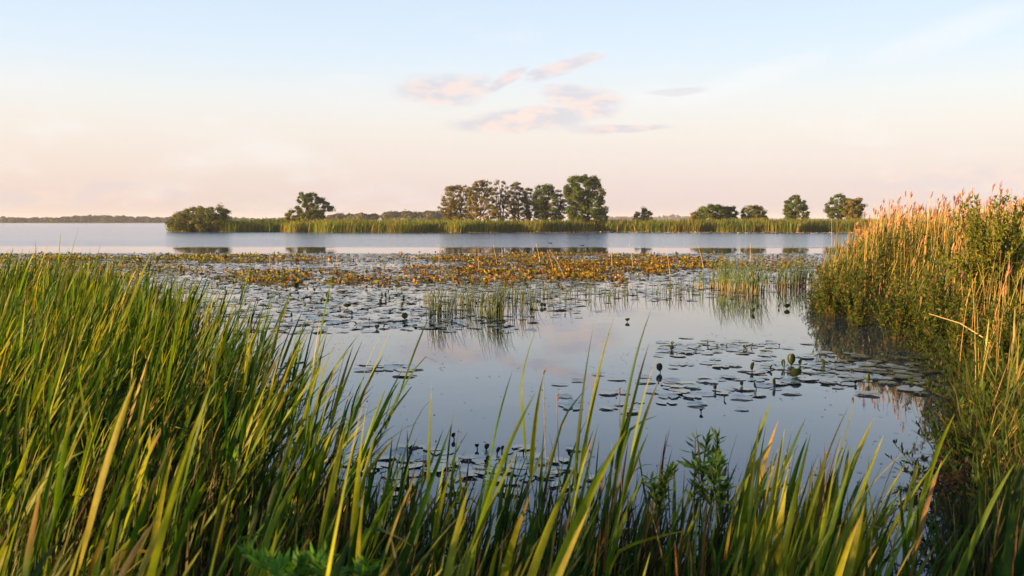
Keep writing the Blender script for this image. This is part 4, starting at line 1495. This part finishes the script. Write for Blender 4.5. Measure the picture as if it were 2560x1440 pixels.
RC = [(1108, 792, 98, 36, 46, 'tall dark rush clump leftmost of the middle ones, curled leaves at its foot', 0),
      (1150, 760, 62, 40, 20, 'sparse rushes just right of the leftmost tall clump', 0),
      (1190, 775, 85, 40, 36, 'rush clump between the two tallest middle ones', 0),
      (1236, 792, 108, 36, 60, 'thickest and tallest rush clump in the middle of the lake', 0),
      (1280, 745, 55, 60, 24, 'loose rushes right behind the thickest clump', 0),
      (1312, 772, 88, 30, 26, 'brownish rush clump right of the thickest one', 0),
      (1352, 740, 60, 50, 16, 'thin rushes right of the brownish clump', 0),
      (1400, 752, 72, 34, 10, 'few single rushes before the slanting dry stalk', 0),
      (1460, 735, 52, 60, 18, 'scattered rushes over the floating pads right of the middle', 0),
      (1512, 748, 52, 50, 16, 'open rush clump halfway between middle and right bank', 0),
      (1560, 738, 50, 40, 14, 'small rush clump left of the last scattered one', 0),
      (1640, 735, 50, 40, 9, 'few thin rushes in open pads left of the rightmost scattered ones', 0),
      (1690, 735, 56, 50, 22, 'rush clump with fanned reflection left of the sunlit clumps', 0),
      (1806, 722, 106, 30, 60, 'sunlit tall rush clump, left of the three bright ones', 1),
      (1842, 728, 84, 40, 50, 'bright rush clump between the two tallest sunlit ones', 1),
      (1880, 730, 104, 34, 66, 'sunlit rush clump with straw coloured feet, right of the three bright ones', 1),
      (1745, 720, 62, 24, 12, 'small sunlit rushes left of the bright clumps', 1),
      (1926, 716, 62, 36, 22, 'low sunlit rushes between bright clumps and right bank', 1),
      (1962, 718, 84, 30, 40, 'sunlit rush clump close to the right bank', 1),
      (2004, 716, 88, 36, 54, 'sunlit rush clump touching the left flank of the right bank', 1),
      (1070, 752, 48, 20, 9, 'few single rushes left of the leftmost tall clump', 0),
      (612, 705, 45, 20, 8, 'tiny rush group among the far pads left of the middle', 0)]
for r in RC:
    rush_clump(*r)

# dry single stalks
ST = [(675, 668, 675, 618, 'pale dry stalk standing farthest left in the lily field'), (845, 672, 837, 616, 'pale dry stalk second from the left in the lily field'),
      (1197, 680, 1195, 618, 'upright bright dry stalk left of the leaning one in the middle'), (1243, 662, 1233, 612, 'slightly leaning dry stalk in the middle of the lily field'),
      (1351, 660, 1340, 608, 'dry stalk left of the crossing pair'), (1384, 676, 1368, 624, 'shorter stalk of the slanting pair'),
      (1416, 700, 1374, 624, 'long slanting dry stalk of the slanting pair'), (1530, 668, 1528, 606, 'straight dry stalk right of the slanting pair'),
      (1584, 672, 1573, 610, 'dry stalk leaning left of the bright lily field end'), (1676, 690, 1665, 618, 'thin dark dry stalk before the sunlit rushes'),
      (1760, 672, 1745, 614, 'dry stalk nearest the sunlit rushes'), (1876, 664, 1876, 608, 'upright dry stalk rising behind the sunlit rushes'),
      (2080, 620, 2079, 545, 'single dry stalk left of the right bank tip'), (1098, 655, 1097, 610, 'faint dry stalk left of the upright bright one')]
for bx, by, tx, ty, lab in ST:
    x, y = at(bx, by)
    x2, z2 = at_y(tx, ty, y)
    P = np.array([[[0, 0, -.05], [(x2 - x) * .45, 0, z2 * .5], [x2 - x, 0, z2]]])
    v, f, c = tubes(P, np.array([[.011, .009, .006]]) * (y / 32), jit((.50, .33, .17), 1, .1), 4)
    obj('dry_stalk', make_mesh('dry_stalk', v, f, c, [M_straw]), label=lab, cat='stalk', group='dry stalks in the lily field', loc=(x, y, 0))

# bent pale straw over the right bank
x1, z1 = at_y(2322, 784, 9.2)
x2, z2 = at_y(2400, 808, 9.1)
x3, z3 = at_y(2468, 850, 9.0)
x4, z4 = at_y(2500, 900, 8.9)
x5, z5 = at_y(2520, 960, 8.9)
P = np.array([[[x5, 8.9, max(z5, .2)], [x4, 8.9, z4], [x3, 9.0, z3], [x2, 9.1, z2], [x1, 9.2, z1]]])
v, f, c = tubes(P, np.array([[.009, .008, .008, .006, .004]]), jit((.55, .42, .25), 1, .05), 5)
obj('bent_straw', make_mesh('bent_straw', v, f, c, [M_straw], True), label='pale bent straw stem arching left out of the right bank herbs', cat='straw')

# dark thin branching weed before the water, lower right
rt = at_y(2420, 1150, 4.1)
root = obj('dead_weed', None, label='dark leafless branching weed with seed specks against the blue water, lower right', cat='weed', loc=(rt[0], 4.1, rt[1] - .12))
T, Sd = Acc(), Acc()
for k in range(16):
    a0 = rng.uniform(-.55, .75)
    L = rng.uniform(.22, .50)
    s = np.linspace(0, 1, 6)
    ex = -L * s * math.cos(a0)
    ez = L * s * math.sin(a0) - .08 * s ** 2
    P = np.stack([ex, .05 * rng.normal() * s, ez + .1 * rng.uniform() * (1 - s)], 1)[None]
    T.add(*tubes(P, np.linspace(.0022, .0007, 6)[None], np.array([[.035, .02, .02]]), 3))
    m_ = 34
    ss = rng.uniform(.2, 1, m_)
    b = np.stack([np.interp(ss, s, P[0, :, i]) for i in range(3)], 1) + rng.normal(0, .010, (m_, 3))
    V, q, C = leaf_cloud(b, np.full((m_, 3), .002), m_, .0045, lambda n: np.tile((.05, .025, .025), (n, 1)))
    Sd.add(V, q, C)
obj('twig', T.mesh('twig', M_bark), root)
obj('seed_head', Sd.mesh('seed_head', M_bark), root)

# willowherb plants in the front
def herb_plant(px, pybase, Y, H, ns, LL, label, col):
    x, z = at_y(px, pybase, Y)
    e = obj('leafy_herb', None, label=label, cat='herb', loc=(x, Y, z))
    b0 = np.column_stack([rng.normal(0, .035, ns), rng.normal(0, .035, ns), np.zeros(ns)])
    P, V, q, C = herb_arrays(b0, H * rng.uniform(.7, 1, ns), LL, 34, rng.uniform(.02, .12, ns), lambda n: mixc([col], [1], n, .2), .13, .5)
    obj('foliage', make_mesh('foliage', V, q, C, [M_herb]), e)
    v, f, c = tubes(P, np.broadcast_to(np.linspace(.004, .0015, 5), (ns, 5)), jit(col, ns), 4)
    obj('stem', make_mesh('stem', v, f, c, [M_herb]), e)


herb_plant(1795, 1300, 3.0, .33, 6, .07, 'dark green lance-leafed herb beside the sunlit tuft at the front', (.05, .10, .022))
herb_plant(1640, 1300, 3.2, .22, 4, .06, 'smaller dark lance-leafed herb left of the larger one at the front', (.05, .10, .022))
herb_plant(835, 1470, 1.75, .10, 5, .05, 'fresh bright green herb tip at the lower edge left of the middle', (.10, .22, .025))
herb_plant(740, 1475, 1.75, .08, 3, .045, 'tiny bright green herb tip left of the bigger bright one', (.10, .22, .025))

# withered plumes among the front reeds
for px, py, Y, lab in [(1548, 975, 3.3, 'withered orange tuft on a thin stem among the tall lone reeds'), (1392, 990, 3.2, 'curled brown seed head on a bent stem left of the orange tuft'),
                       (1358, 930, 3.3, 'small upright pinkish grass head in the middle')]:
    x, z = at_y(px, py, Y)
    e = obj('grass_head', None, label=lab, cat='grass head', loc=(x, Y, -.05))
    hz = z + .05
    P = np.array([[[0, 0, 0], [.02, 0, hz * .5], [.0, 0, hz]]])
    v, f, c = tubes(P, np.array([[.0022, .0018, .0012]]), jit((.28, .18, .10), 1), 4)
    obj('stem', make_mesh('stem', v, f, c, [M_straw]), e)
    P_, w_, S_ = plume(np.array([0, 0, hz]), np.array([0, 0, 1.0]), .045, .4, 9, .0016)
    v, f, c = strips(P_, w_, S_, jit((.26, .14, .07), len(P_), .2))
    obj('plume', make_mesh('plume', v, f, c, [M_straw]), e)

# ------------------------------------------------------------------ birds
def duck(px, py, face, label, L=.42):
    x, y = at(px, py)
    sp_ = np.array([(-.50, .0, .16, .01), (-.42, 0, .13, .05), (-.25, 0, .08, .115), (0, 0, .07, .15), (.20, 0, .085, .13), (.30, 0, .14, .08),
                    (.34, 0, .22, .052), (.37, 0, .29, .055), (.42, 0, .32, .058), (.48, 0, .31, .035), (.53, 0, .295, .018), (.60, 0, .285, .012), (.61, 0, .285, .002)])
    P = sp_[None, :, :3] * np.array([face, 1, 1]) * L
    col = np.array([(.05, .04, .035)] * 6 + [(.02, .03, .02)] * 4 + [(.35, .2, .05)] * 3)[None]
    v, f, c = tubes(P, sp_[None, :, 3] * L, col, 10)
    return obj('duck', make_mesh('duck', v, f, c, [M_bird], True), label=label, cat='duck', loc=(x, y, 0))


duck(1375, 609, -1, 'small dark duck swimming on the ripples, left of the two')
duck(1455, 615, 1, 'small dark duck at the edge of the calm strip, right of the two')


def bird(px, py, Y, label, s=.35):
    x, z = at_y(px, py, Y)
    V = np.array([(0, .12, 0), (0, -.14, 0), (.02, 0, .03), (0, 0, -.04), (-.5, .02, .10), (.5, .02, .10), (-.25, -.08, .14), (.25, -.08, .14), (-.25, .08, .13), (.25, .08, .13)]) * 2 * s
    T = [[0, 2, 8], [2, 1, 6], [2, 6, 8], [8, 6, 4], [0, 9, 2], [2, 7, 1], [2, 9, 7], [9, 5, 7], [0, 3, 2], [3, 1, 2], [0, 8, 3], [3, 6, 1], [3, 8, 6], [0, 3, 9], [3, 7, 9], [3, 1, 7]]
    return obj('bird', make_mesh('bird', V, T, np.full((10, 3), .06), [M_bird]), label=label, cat='bird', loc=(x, Y, z))


bird(1828, 425, 170, 'tiny bird flying alone high above the right part of the far shore', .22)
bird(1012, 523, 190, 'tiny bird flying just above the brown-green wood', .2)

# ------------------------------------------------------------------ haze
hm = bpy.data.materials.new('haze_air')
hm.use_nodes = True
H_ = NT(hm.node_tree)
pv = H_.n('ShaderNodeVolumePrincipled')
pv.inputs['Color'].default_value = (.80, .86, 1.0, 1)
pv.inputs['Density'].default_value = .00020
pv.inputs['Anisotropy'].default_value = 0.0
ho = H_.n('ShaderNodeOutputMaterial')
H_.link(pv.outputs[0], ho.inputs['Volume'])
X0, X1, Y0, Y1, Z0, Z1 = -3600, 3600, -70, 6600, -2, 26
hv = [(X0, Y0, Z0), (X1, Y0, Z0), (X1, Y1, Z0), (X0, Y1, Z0), (X0, Y0, Z1), (X1, Y0, Z1), (X1, Y1, Z1), (X0, Y1, Z1)]
hf = [[0, 3, 2, 1], [4, 5, 6, 7], [0, 1, 5, 4], [1, 2, 6, 5], [2, 3, 7, 6], [3, 0, 4, 7]]
obj('haze', make_mesh('haze', hv, hf, None, [hm]), kind='stuff', label='thin evening haze over the lake', cat='haze')
